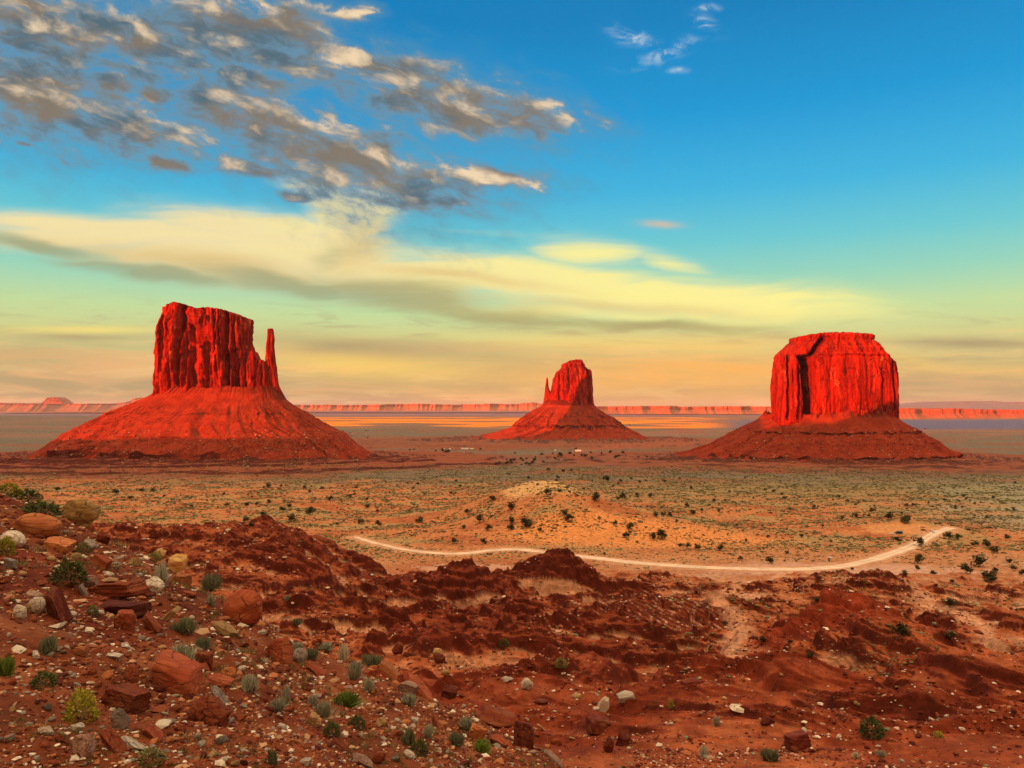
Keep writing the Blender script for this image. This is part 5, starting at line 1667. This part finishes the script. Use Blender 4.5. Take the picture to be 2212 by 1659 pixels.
def place_junipers():
    var = [juniper_mesh('juniper_foliage', 300 + j) for j in range(6)]
    trunk = stems_mesh('juniper_trunk', 5)
    uniq = {(1288, 1073): 'dark juniper at the right shoulder of the tan dune, close to its top', (2138, 1245): 'largest round dark juniper on the sandy flat at the right edge',
            (1427, 1154): 'wide dark juniper on the orange dune face right of the tan dune', (1948, 1366): 'largest dark bush among the washes at the right',
            (1983, 1170): 'dark juniper at the roadside bend just below the vehicles', (1955, 1122): 'dark juniper directly behind the parking mound'}
    hits = rays_hit([(j[0], j[1] + 0.40 * j[2]) for j in JUN])
    for i, (j, h) in enumerate(zip(JUN, hits)):
        x, y, z, d = h
        W = size_m(j[2], d) * 1.3
        lab = uniq.get((j[0], j[1]))
        pl = juniper_place(j[0], j[1])
        big = j[2] >= 17
        label = lab or ('%s dark juniper bush %s' % ('large' if big else ('small' if j[2] > 9 else 'tiny'), pl))
        grp = None if lab else ('%s juniper bushes %s' % ('large' if big else ('small' if j[2] > 9 else 'tiny'), pl))
        if big:
            t = thing('juniper_bush', label, 'bush', (x, y, z - 0.08 * W), grp)
            t.scale = (W, W, W * _jr.uniform(0.72, 0.9))
            t.rotation_euler = (0, 0, _jr.uniform(0, 6.28))
            link('crown', var[i % 6], t)
            link('trunk', trunk, t)
        else:
            o = link('juniper_bush', var[i % 6])
            o.location = (x, y, z - 0.08 * W)
            o.scale = (W, W, W * _jr.uniform(0.6, 0.9))
            o.rotation_euler = (0, 0, _jr.uniform(0, 6.28))
            tag(o, label, 'bush', grp)


place_junipers()


# smaller loose rocks that can still be told apart one by one
def place_small_rocks():
    rg = np.random.default_rng(21)
    edge_u = [0, 130, 200, 330, 440, 560, 640, 760, 960, 1160, 1300]
    edge_v = [1130, 1190, 1215, 1235, 1300, 1345, 1400, 1440, 1490, 1560, 1600]
    names = {'red': 'red', 'dark': 'dark red', 'orange': 'orange', 'tan': 'tan', 'pale': 'whitish', 'pink': 'pinkish', 'grey': 'grey'}
    shp = {'block': 'blocky', 'slab': 'flat', 'crag': 'jagged', 'round': 'rounded'}
    cols = ['red', 'dark', 'orange', 'tan', 'pale', 'pink', 'grey']
    var = {(c, s): [rock_mesh('%s_stone' % c, s, 500 + 10 * k + len(c) * 3 + len(s), RM[c], 3) for k in range(2)] for c in cols for s in shp}
    pts = []
    taken = [(r[0], r[1], 0.5 * max(r[2], r[3])) for r in ROCKS] + [(s[0], s[1], 0.4 * s[2]) for s in SHRUBS]
    while len(pts) < 205:
        u, v = rg.uniform(0, 1240), rg.uniform(1140, 1656)
        if v < np.interp(u, edge_u, edge_v):
            continue
        s = rg.choice([rg.uniform(9, 15), rg.uniform(12, 22), rg.uniform(18, 28)], p=[0.5, 0.35, 0.15])
        if any(abs(u - a) < r + s * 0.4 and abs(v - b_) < (r + s * 0.4) * 0.8 for a, b_, r in taken):
            continue
        taken.append((u, v, s * 0.5))
        pts.append((u, v, s, rg.choice(cols, p=[0.27, 0.16, 0.10, 0.13, 0.18, 0.09, 0.07]), rg.choice(list(shp))))
    for _ in range(46):     # scattered over the bare red slope
        u, v = rg.uniform(1180, 2190), rg.uniform(1455, 1655)
        pts.append((u, v, rg.uniform(7, 15), rg.choice(['pale', 'tan', 'dark', 'red'], p=[0.3, 0.2, 0.3, 0.2]), rg.choice(list(shp))))
    hits = rays_hit([(p[0], p[1]) for p in pts])
    info = []
    for (u, v, s, c, k) in pts:
        best = min(LAND, key=lambda L: math.hypot(u - L[0], (v - L[1]) * 1.2) - 0.4 * L[3])
        du, dv = u - best[0], (v - best[1]) * 1.3
        rel = ('left of' if du < 0 else 'right of') if abs(du) > abs(dv) else ('above' if dv < 0 else 'below')
        far = math.hypot(du, dv) > best[3] * 0.5 + 70
        size = 'tiny' if s < 10.5 else ('small' if s < 17 else 'medium')
        info.append('%s %s %s stone %s%s %s' % (size, shp[k], names[c], 'some way ' if far else '', rel, best[2]))
    for i, ((u, v, s, c, k), h) in enumerate(zip(pts, hits)):
        x, y, z, d = h
        W = size_m(s, d)
        o = link('stone', var[(c, k)][i % 2])
        fl = {'slab': 0.32, 'block': 0.7, 'crag': 0.7, 'round': 0.62}[k]
        o.scale = (W * 1.05, W * rg.uniform(0.6, 1.0), W * fl)
        o.rotation_euler = (rg.uniform(-0.35, 0.1), rg.uniform(-0.1, 0.6), rg.uniform(0, 6.28) if k != 'slab' else rg.uniform(-0.6, 0.6))
        o.location = (x, y, z + 0.20 * W * fl)
        lab = info[i]
        same = [j for j in range(len(info)) if info[j] == lab]
        tag(o, lab, 'stone', (lab.replace(' stone ', ' stones ', 1)) if len(same) > 1 else None)


place_small_rocks()


# ------------------------------------------------------------------ uncountable ground cover
def scatter_lumps(name, P, S, col, mat, seed, flat=0.6, jit=0.28, sink=0.15, stretch=0.5, smooth=False):
    """many small lumps at points P (n,3) with sizes S (n,) as one mesh"""
    rg = np.random.default_rng(seed)
    t = (1 + 5 ** 0.5) / 2
    b0 = np.array([(-1, t, 0), (1, t, 0), (-1, -t, 0), (1, -t, 0), (0, -1, t), (0, 1, t), (0, -1, -t), (0, 1, -t), (t, 0, -1), (t, 0, 1), (-t, 0, -1), (-t, 0, 1)]) / 1.902 * 0.5
    f0 = np.array([(0, 11, 5), (0, 5, 1), (0, 1, 7), (0, 7, 10), (0, 10, 11), (1, 5, 9), (5, 11, 4), (11, 10, 2), (10, 7, 6), (7, 1, 8), (3, 9, 4), (3, 4, 2), (3, 2, 6), (3, 6, 8), (3, 8, 9), (4, 9, 5), (2, 4, 11), (6, 2, 10), (8, 6, 7), (9, 8, 1)])
    n = len(P)
    sc = np.stack([1 + rg.uniform(0, stretch, n), 1 - rg.uniform(0, stretch * 0.6, n), flat * rg.uniform(0.6, 1.3, n)], -1) * S[:, None]
    az = rg.uniform(0, 2 * np.pi, n)
    V = b0[None] * (1 + rg.uniform(-jit, jit, (n, 12, 1)))
    V = V * sc[:, None, :]
    ca, sa = np.cos(az)[:, None], np.sin(az)[:, None]
    V = np.stack([V[..., 0] * ca - V[..., 1] * sa, V[..., 0] * sa + V[..., 1] * ca, V[..., 2]], -1)
    V = V + P[:, None, :] + np.array((0, 0, 1))[None, None] * ((0.5 - sink) * flat * S * 0.8)[:, None, None]
    F = (f0[None] + 12 * np.arange(n)[:, None, None]).reshape(-1, 3)
    cc = np.repeat(col, 12, axis=0)
    return link(name, mesh_np(name, V.reshape(-1, 3), F, mat, smooth, cc))


def pick(rg, n, pal, probs):
    pal = np.array(pal)
    c = pal[rg.choice(len(pal), n, p=probs)]
    return c * rg.uniform(0.75, 1.25, (n, 1))


def polar_points(rg, n, r0, r1, a0, a1, power=1.0):
    r = r0 * (r1 / r0) ** rg.uniform(0, 1, n) ** power
    a = np.radians(rg.uniform(a0, a1, n))
    return r * np.sin(a), r * np.cos(a)


def build_gravel():
    rg = np.random.default_rng(3)
    x, y = polar_points(rg, 95000, 4.0, 42, -42, 28)
    z, near_w = ground_parts(x, y)[:2]
    dens = sstep(fbm(x / 2.5 + 8, y / 2.5, 3), -0.6, 0.35)
    keep = (near_w > 0.35) & (rg.random(len(x)) < 0.25 + 0.75 * dens)
    x, y, z = x[keep], y[keep], ground(x[keep], y[keep])
    S = 0.022 * np.hypot(x, y) / 9 * np.exp(rg.normal(0, 0.62, len(x))) + 0.010
    S = np.minimum(S, 0.26)
    ex, ey, es_ = [], [], []
    for (bx, by, bl) in BEDS:      # chips gathered round the feet of the boulders
        n = 26
        a = rg.uniform(0, 2 * np.pi, n)
        q = bl * rg.uniform(0.42, 0.85, n)
        ex.append(bx + q * np.cos(a))
        ey.append(by + 0.75 * q * np.sin(a))
        es_.append(bl * np.exp(rg.normal(-2.75, 0.45, n)))
    ex, ey, es_ = np.concatenate(ex), np.concatenate(ey), np.concatenate(es_)
    x, y, z, S = np.concatenate([x, ex]), np.concatenate([y, ey]), np.concatenate([z, ground(ex, ey)]), np.concatenate([S, es_])
    col = pick(rg, len(x), [(0.20, 0.045, 0.016), (0.10, 0.02, 0.009), (0.34, 0.11, 0.04), (0.42, 0.22, 0.11), (0.62, 0.48, 0.34), (0.27, 0.19, 0.14)], [0.38, 0.20, 0.15, 0.12, 0.09, 0.06])
    o = scatter_lumps('gravel', np.stack([x, y, z], -1), S, col, tint_mat('gravel_stone'), 4, 0.52, 0.42, 0.25)
    tag(o, 'loose red and white gravel littering the near slope', kind='stuff')


build_gravel()


def build_rubble():
    rg = np.random.default_rng(13)
    x, y = polar_points(rg, 130000, 34, 330, -36, 36)
    z, near_w, d, ua, bad, hills, es, q = ground_parts(x, y)
    cl = sstep(fbm(x / 14 + 5, y / 11, 4), -0.05, 0.45) + 0.12
    keep = (near_w < 0.5) & (rg.random(len(x)) < cl * 0.9)
    x, y = x[keep], y[keep]
    z = ground(x, y)
    r = np.hypot(x, y)
    S = np.clip(0.0022 * r * np.exp(rg.normal(0, 0.5, len(x))), 0.08, 1.5)
    col = pick(rg, len(x), [(0.17, 0.028, 0.010), (0.085, 0.014, 0.007), (0.34, 0.10, 0.035), (0.50, 0.27, 0.16), (0.68, 0.50, 0.36), (0.20, 0.17, 0.09)], [0.36, 0.30, 0.13, 0.08, 0.07, 0.06])
    o = scatter_lumps('rubble', np.stack([x, y, z], -1), S, col, tint_mat('rubble_stone'), 14, 0.55, 0.3, 0.25)
    tag(o, 'broken red stone strewn over the badlands', kind='stuff')


build_rubble()


def build_scrub():
    rg = np.random.default_rng(33)
    x, y = polar_points(rg, 150000, 340, 1500, -38, 38)
    z, near_w, d, ua, bad, hills, es, q, rd = ground(x, y, True)
    cl = sstep(fbm(x / 52 + 2, y / 36, 4) + 0.45 * fbm(x / 9, y / 9, 3), -0.22, 0.30)
    cl = cl * (1 - 0.75 * np.exp(-(((x - X_at(1370, 490)) / 95) ** 2 + ((y - 470) / 38) ** 2)))
    pk = np.hypot((x - X_at(1965, 505)) / 38, (y - 508) / 22)
    w = cl * sstep(d, 385, 450) + 0.15 * sstep(d, 345, 385)
    w = w * (rd > 6) * (pk > 1) * (1 - 0.75 * (1 - sstep(es[0], 0.85, 1.02)))
    pf = np.hypot((x - X_at(1760, 372)) / 62, (y - 372) / 20)
    w = w * (pf > 0.95)
    keep = rg.random(len(x)) < w * 0.95
    x1, y1, z1 = x[keep], y[keep], z[keep]
    S1 = np.clip(1.25 * np.exp(rg.normal(0, 0.4, len(x1))) * np.hypot(x1, y1) / 620, 0.5, 3.2)
    # low scrub of the washes
    x, y = polar_points(rg, 60000, 110, 345, 2, 36)
    z, near_w, d, ua, bad, hills, es, q, rd = ground(x, y, True)
    cl = sstep(fbm(x / 20 + 12, y / 16, 4), 0.0, 0.4) * sstep(ua + 100 * fbm(x / 30, y / 30, 2), 1300, 1560)
    cl = cl * (1 - np.exp(-(((x - X_at(1870, 135)) / 24) ** 2 + ((y - 135) / 19) ** 2)))
    for path, wd in WASHES:
        cl = cl * (path_dist(x, y, path)[0] > wd * 1.2)
    keep = (rg.random(len(x)) < cl * 0.5) & (rd > 6)
    x2, y2, z2 = x[keep], y[keep], z[keep]
    S2 = np.clip(0.55 * np.exp(rg.normal(0, 0.35, len(x2))) * np.hypot(x2, y2) / 230, 0.25, 1.4)
    X_, Y_, Z_, S_ = (np.concatenate(t) for t in ((x1, x2), (y1, y2), (z1, z2), (S1, S2)))
    col = pick(rg, len(X_), [(0.125, 0.085, 0.026), (0.20, 0.15, 0.05), (0.07, 0.042, 0.014), (0.26, 0.215, 0.085), (0.20, 0.19, 0.11)], [0.32, 0.24, 0.22, 0.12, 0.10])
    o = scatter_lumps('scrub', np.stack([X_, Y_, Z_], -1), S_, col, tint_mat('scrub_leaves', sc=4.0), 34, 0.42, 0.34, 0.2, 0.7)
    tag(o, 'low olive scrub dotted over the sandy plain', kind='stuff')


build_scrub()


def build_scree_blocks():
    """pale fallen blocks on the aprons of the three buttes"""
    rg = np.random.default_rng(55)
    dg = bpy.context.evaluated_depsgraph_get()
    P, S = [], []
    spots = [(120, 760, 930, 985, 900), (520, 800, 930, 1010, 700), (250, 650, 985, 1030, 260), (1580, 2010, 925, 1000, 700), (1130, 1390, 900, 955, 120)]
    for (u0, u1, v0, v1, n) in spots:
        for _ in range(n):
            u = rg.uniform(u0, u1)
            v = v0 + (v1 - v0) * rg.random()
            cp, sp = math.cos(PITCH), math.sin(PITCH)
            xc, yc = (u - 1106) / 1659, (829.5 - v) / 1659
            dirv = Vector((xc, cp - yc * sp, sp + yc * cp)).normalized()
            ok, loc, nr, idx, ob, mtx = SC.ray_cast(dg, (0, 0, 0), dirv)
            if ok and loc.length > 900:
                P.append(loc[:])
                S.append(loc.length / 1659 * rg.choice([rg.uniform(1.0, 2.4), rg.uniform(2, 4.2)], p=[0.8, 0.2]))
    P, S = np.array(P), np.array(S)
    col = pick(rg, len(P), [(0.22, 0.07, 0.03), (0.34, 0.16, 0.08), (0.50, 0.32, 0.20), (0.12, 0.03, 0.012)], [0.35, 0.27, 0.13, 0.25])
    o = scatter_lumps('rubble', P, S, col, tint_mat('fallen_block'), 56, 0.75, 0.3, 0.2)
    tag(o, 'fallen rock blocks strewn over the aprons of the buttes', kind='stuff')


def build_grass():
    rg = np.random.default_rng(44)
    n = 1900
    x, y = polar_points(rg, n * 3, 5, 36, -38, 22)
    nw = ground_parts(x, y)[1]
    k = (nw > 0.45) & (rg.random(len(x)) < sstep(fbm(x / 3 + 4, y / 3 + 9, 3), -0.1, 0.4))
    x, y = x[k][:n], y[k][:n]
    z = ground(x, y)
    n = len(x)
    nb = 16
    H = rg.uniform(0.05, 0.13, n) * np.hypot(x, y) / 14
    az = rg.uniform(0, 2 * np.pi, (n, nb))
    ti = np.abs(rg.normal(0.5, 0.35, (n, nb)))
    L = H[:, None] * rg.uniform(0.5, 1.1, (n, nb))
    bx = x[:, None] + rg.normal(0, 0.35, (n, nb)) * H[:, None]
    by = y[:, None] + rg.normal(0, 0.35, (n, nb)) * H[:, None]
    w = 0.055 * H[:, None]
    tip = np.stack([bx + L * np.sin(ti) * np.cos(az), by + L * np.sin(ti) * np.sin(az), z[:, None] + L * np.cos(ti)], -1)
    b1 = np.stack([bx - w, by, z[:, None] - 0.01 + 0 * bx], -1)
    b2 = np.stack([bx + w, by, z[:, None] - 0.01 + 0 * bx], -1)
    V = np.stack([b1, b2, tip], 2).reshape(-1, 3)
    F = np.arange(len(V)).reshape(-1, 3)
    base = pick(rg, n, [(0.16, 0.13, 0.04), (0.10, 0.10, 0.03), (0.28, 0.24, 0.13), (0.22, 0.16, 0.05)], [0.35, 0.25, 0.2, 0.2])
    col = np.repeat(base, nb * 3, axis=0)
    o = link('grass', mesh_np('grass', V, F, tint_mat('dry_grass'), False, col))
    tag(o, 'thin tufts of dry grass growing between the stones of the slope', kind='stuff')


build_grass()
build_scree_blocks()


# ------------------------------------------------------------------ man-made things by the road
def flat_mat(name, c, rough=0.6, metal=0.0, spec=0.4):
    m, b = mat_new(name)
    pos = b.n('ShaderNodeTexCoord').outputs['Object']
    n = b.noise(pos, 3.0, 4.0, 0.6)
    k = b.m('MULTIPLY_ADD', n, 0.3, 0.85)
    g = b.n('ShaderNodeCombineXYZ')
    for i in range(3):
        b.put(g.inputs[i], k)
    p = b.n('ShaderNodeBsdfPrincipled')
    b.put(p.inputs['Base Color'], b.mix(1.0, (*c, 1), g.outputs[0], 'MULTIPLY'))
    p.inputs['Roughness'].default_value = rough
    p.inputs['Metallic'].default_value = metal
    p.inputs['Specular IOR Level'].default_value = spec
    o = b.n('ShaderNodeOutputMaterial')
    b.put(o.inputs['Surface'], p.outputs[0])
    return m


WHITE = flat_mat('white_paint', (0.82, 0.80, 0.76), 0.4)
BLACK = flat_mat('black_paint', (0.02, 0.02, 0.022), 0.35)
GLASS = flat_mat('dark_glass', (0.03, 0.04, 0.05), 0.1, 0.0, 0.6)
RUBBER = flat_mat('tyre_rubber', (0.02, 0.02, 0.02), 0.9)
MAROON = flat_mat('maroon_paint', (0.14, 0.025, 0.03), 0.6)
WOOD = flat_mat('grey_timber', (0.20, 0.13, 0.09), 0.9)
CONC = flat_mat('pale_concrete', (0.60, 0.56, 0.50), 0.9)
CREAM = flat_mat('cream_wall', (0.55, 0.44, 0.26), 0.9)


def prism(bm, pts, y0, y1):
    """extrude an x-z outline between two y planes"""
    a = [bm.verts.new((x, y0, z)) for x, z in pts]
    c = [bm.verts.new((x, y1, z)) for x, z in pts]
    bm.faces.new(a[::-1])
    bm.faces.new(c)
    n = len(pts)
    for i in range(n):
        bm.faces.new((a[i], a[(i + 1) % n], c[(i + 1) % n], c[i]))


def bm_obj(name, bm, mat, parent, bevel=0.0):
    if bevel:
        bmesh.ops.bevel(bm, geom=list(bm.edges), offset=bevel, segments=2, affect='EDGES', clamp_overlap=True)
    bmesh.ops.recalc_face_normals(bm, faces=bm.faces)
    me = bpy.data.meshes.new(name)
    bm.to_mesh(me)
    bm.free()
    me.materials.append(mat)
    return link(name, me, parent)


def add_box(bm, x0, x1, y0, y1, z0, z1):
    prism(bm, [(x0, z0), (x1, z0), (x1, z1), (x0, z1)], y0, y1)


def wheel(parent, x, y, r=0.36, w=0.24):
    bm = bmesh.new()
    bmesh.ops.create_cone(bm, cap_ends=True, segments=20, radius1=r, radius2=r, depth=w)
    bmesh.ops.rotate(bm, verts=bm.verts, cent=(0, 0, 0), matrix=__import__('mathutils').Matrix.Rotation(math.pi / 2, 3, 'X'))
    bmesh.ops.translate(bm, verts=bm.verts, vec=(x, y, r))
    o = bm_obj('wheel', bm, RUBBER, parent, 0.03)
    bm = bmesh.new()
    bmesh.ops.create_cone(bm, cap_ends=True, segments=16, radius1=r * 0.55, radius2=r * 0.55, depth=w + 0.03)
    bmesh.ops.rotate(bm, verts=bm.verts, cent=(0, 0, 0), matrix=__import__('mathutils').Matrix.Rotation(math.pi / 2, 3, 'X'))
    bmesh.ops.translate(bm, verts=bm.verts, vec=(x, y, r))
    bm_obj('rim', bm, CONC, o)


def ground_pt(u, v):
    x, y, z, d = rays_hit([(u, v)])[0]
    return x, y, z, d


def car(label, u, v, length, rot, body_mat, top_mat, rack=False):
    x, y, z, d = ground_pt(u, v)
    t = thing('parked_car', label, 'car', (x, y, z - 0.03))
    t.rotation_euler = (0, 0, rot)
    s = length / 4.7
    t.scale = (s, s, s)
    bm = bmesh.new()
    prism(bm, [(-2.3, 0.35), (2.3, 0.35), (2.35, 0.75), (2.25, 1.05), (-0.95, 1.12), (-1.2, 1.1), (-2.2, 0.95), (-2.35, 0.7)], -0.92, 0.92)
    bm_obj('body', bm, body_mat, t, 0.05)
    bm = bmesh.new()
    prism(bm, [(-1.05, 1.08), (2.2, 1.05), (2.05, 1.66), (-0.45, 1.70)], -0.84, 0.84)
    bm_obj('window', bm, GLASS, t, 0.04)
    bm = bmesh.new()
    add_box(bm, -0.52, 2.08, -0.86, 0.86, 1.68, 1.79)
    r_ = bm_obj('roof', bm, top_mat, t, 0.03)
    if rack:
        bm = bmesh.new()
        for yy in (-0.6, 0.6):
            add_box(bm, -0.2, 1.9, yy - 0.03, yy + 0.03, 1.88, 1.94)
        for xx in (0.1, 0.9, 1.7):
            add_box(bm, xx - 0.03, xx + 0.03, -0.7, 0.7, 1.79, 1.88)
        bm_obj('roof_rack', bm, BLACK, r_)
    for xx in (-1.45, 1.45):
        for yy in (-0.84, 0.84):
            wheel(t, xx, yy)
    for yy in (-0.6, 0.6):
        bm = bmesh.new()
        add_box(bm, -2.40, -2.30, yy - 0.16, yy + 0.16, 0.72, 0.88)
        bm_obj('headlight', bm, CONC, t)
    return t


car('dark off-road car with white roof parked on the orange mound', 1941, 1153, 5.0, 0.12, BLACK, WHITE, True)
car('small white car at the right end of the parking mound', 2016, 1150.5, 3.6, 1.2, WHITE, WHITE)


def pale_block():
    x, y, z, d = ground_pt(1931, 1154.5)
    bm = bmesh.new()
    prism(bm, [(-1.9, 0), (1.5, 0), (1.7, 0.75), (-1.2, 0.95), (-2.0, 0.6)], -0.6, 0.6)
    o = bm_obj('concrete_block', bm, CONC, None, 0.06)
    o.location = (x, y, z - 0.05)
    tag(o, 'pale low block lying in front of the dark car', 'block')


def stall():
    x, y, z, d = ground_pt(1994, 1146)
    t = thing('market_stall', 'maroon roadside stall left of the white car on the mound', 'stall', (x, y, z))
    t.rotation_euler = (0, 0, 0.1)
    for sx in (-1.1, 1.1):
        for sy in (-0.7, 0.7):
            bm = bmesh.new()
            add_box(bm, sx - 0.06, sx + 0.06, sy - 0.06, sy + 0.06, 0, 2.1)
            bm_obj('post', bm, WOOD, t)
    bm = bmesh.new()
    prism(bm, [(-1.35, 2.1), (1.35, 2.1), (1.3, 2.3), (-1.3, 2.42)], -1.0, 1.0)
    bm_obj('roof', bm, MAROON, t, 0.03)
    bm = bmesh.new()
    add_box(bm, -1.03, 1.03, -0.62, 0.62, 0.02, 0.85)
    bm_obj('counter', bm, MAROON, t, 0.02)


def table():
    x, y, z, d = ground_pt(2005, 1148.5)
    t = thing('sales_table', 'long dark table between the maroon stall and the white car', 'table', (x, y, z))
    t.rotation_euler = (0, 0, -0.1)
    bm = bmesh.new()
    add_box(bm, -1.5, 1.5, -0.4, 0.4, 1.0, 1.1)
    bm_obj('table_top', bm, MAROON, t, 0.02)
    for sx in (-1.3, 1.3):
        for sy in (-0.3, 0.3):
            bm = bmesh.new()
            add_box(bm, sx - 0.07, sx + 0.07, sy - 0.07, sy + 0.07, 0, 1.0)
            bm_obj('leg', bm, WOOD, t)


def hut():
    x, y, z, d = ground_pt(1793, 1213)
    t = thing('hut', 'tiny white-roofed hut standing beside the pale road', 'hut', (x, y, z - 0.03))
    t.rotation_euler = (0, 0, 0.45)
    bm = bmesh.new()
    add_box(bm, -0.6, 0.6, -0.6, 0.6, 0, 2.0)
    bm_obj('wall', bm, CREAM, t)
    bm = bmesh.new()
    prism(bm, [(-0.9, 2.0), (0.9, 2.0), (0.85, 2.22), (-0.85, 2.36)], -0.85, 0.85)
    bm_obj('roof', bm, WHITE, t, 0.02)
    bm = bmesh.new()
    add_box(bm, -0.66, -0.602, -0.4, 0.4, 0.1, 1.85)
    bm_obj('door', bm, BLACK, t)


pale_block()
stall()
table()
hut()


def houses():
    for i, (u, v, w, mat, lab) in enumerate([(958, 971, 5, CREAM, 'tiny cream house at the left end of the far settlement'), (972, 971.5, 4, WHITE, 'bright white speck of a house left of the long row in the far valley'),
                                             (1004, 970.5, 16, WHITE, 'long white house in the middle of the far settlement'), (1019, 971, 8, CREAM, 'cream house touching the right end of the long white one'),
                                             (1199, 974.5, 4, WHITE, 'small white house among the far bushes under the thumb butte'), (1249, 974.5, 12, WHITE, 'low long white shed right of the far bushes')]):
        x, y, z, d = ground_pt(u, v)
        W = size_m(w, d)
        t = thing('house', lab, 'house', (x, y, z - 0.2))
        bm = bmesh.new()
        add_box(bm, -W / 2, W / 2, -3, 3, 0, 3.0)
        bm_obj('wall', bm, mat, t)
        bm = bmesh.new()
        h = 1.4
        a = [bm.verts.new(p) for p in ((-W / 2 - 0.3, -3.4, 3.0), (W / 2 + 0.3, -3.4, 3.0), (W / 2 + 0.3, 3.4, 3.0), (-W / 2 - 0.3, 3.4, 3.0), (-W / 2 - 0.3, 0, 3.0 + h), (W / 2 + 0.3, 0, 3.0 + h))]
        for q in ((0, 1, 5, 4), (2, 3, 4, 5), (0, 4, 3), (1, 2, 5), (0, 3, 2, 1)):
            bm.faces.new([a[k] for k in q])
        bm_obj('roof', bm, CONC, t)


houses()


# ------------------------------------------------------------------ the evening air over the valley
def build_haze():
    bm = bmesh.new()
    bmesh.ops.create_cube(bm, size=1.0)
    me = bpy.data.meshes.new('haze')
    bm.to_mesh(me)
    bm.free()
    o = link('haze', me)
    o.scale = (130000, 130000, 640)
    o.location = (0, 0, 440 - 320)
    m = bpy.data.materials.new('evening_haze')
    m.use_nodes = True
    b = NT(m.node_tree)
    v = b.n('ShaderNodeVolumePrincipled')
    v.inputs['Color'].default_value = (0.86, 0.80, 0.88, 1)
    v.inputs['Density'].default_value = 0.9e-5
    out = b.n('ShaderNodeOutputMaterial')
    b.put(out.inputs['Volume'], v.outputs[0])
    me.materials.append(m)
    tag(o, 'thin warm haze lying over the valley', kind='stuff')


build_haze()
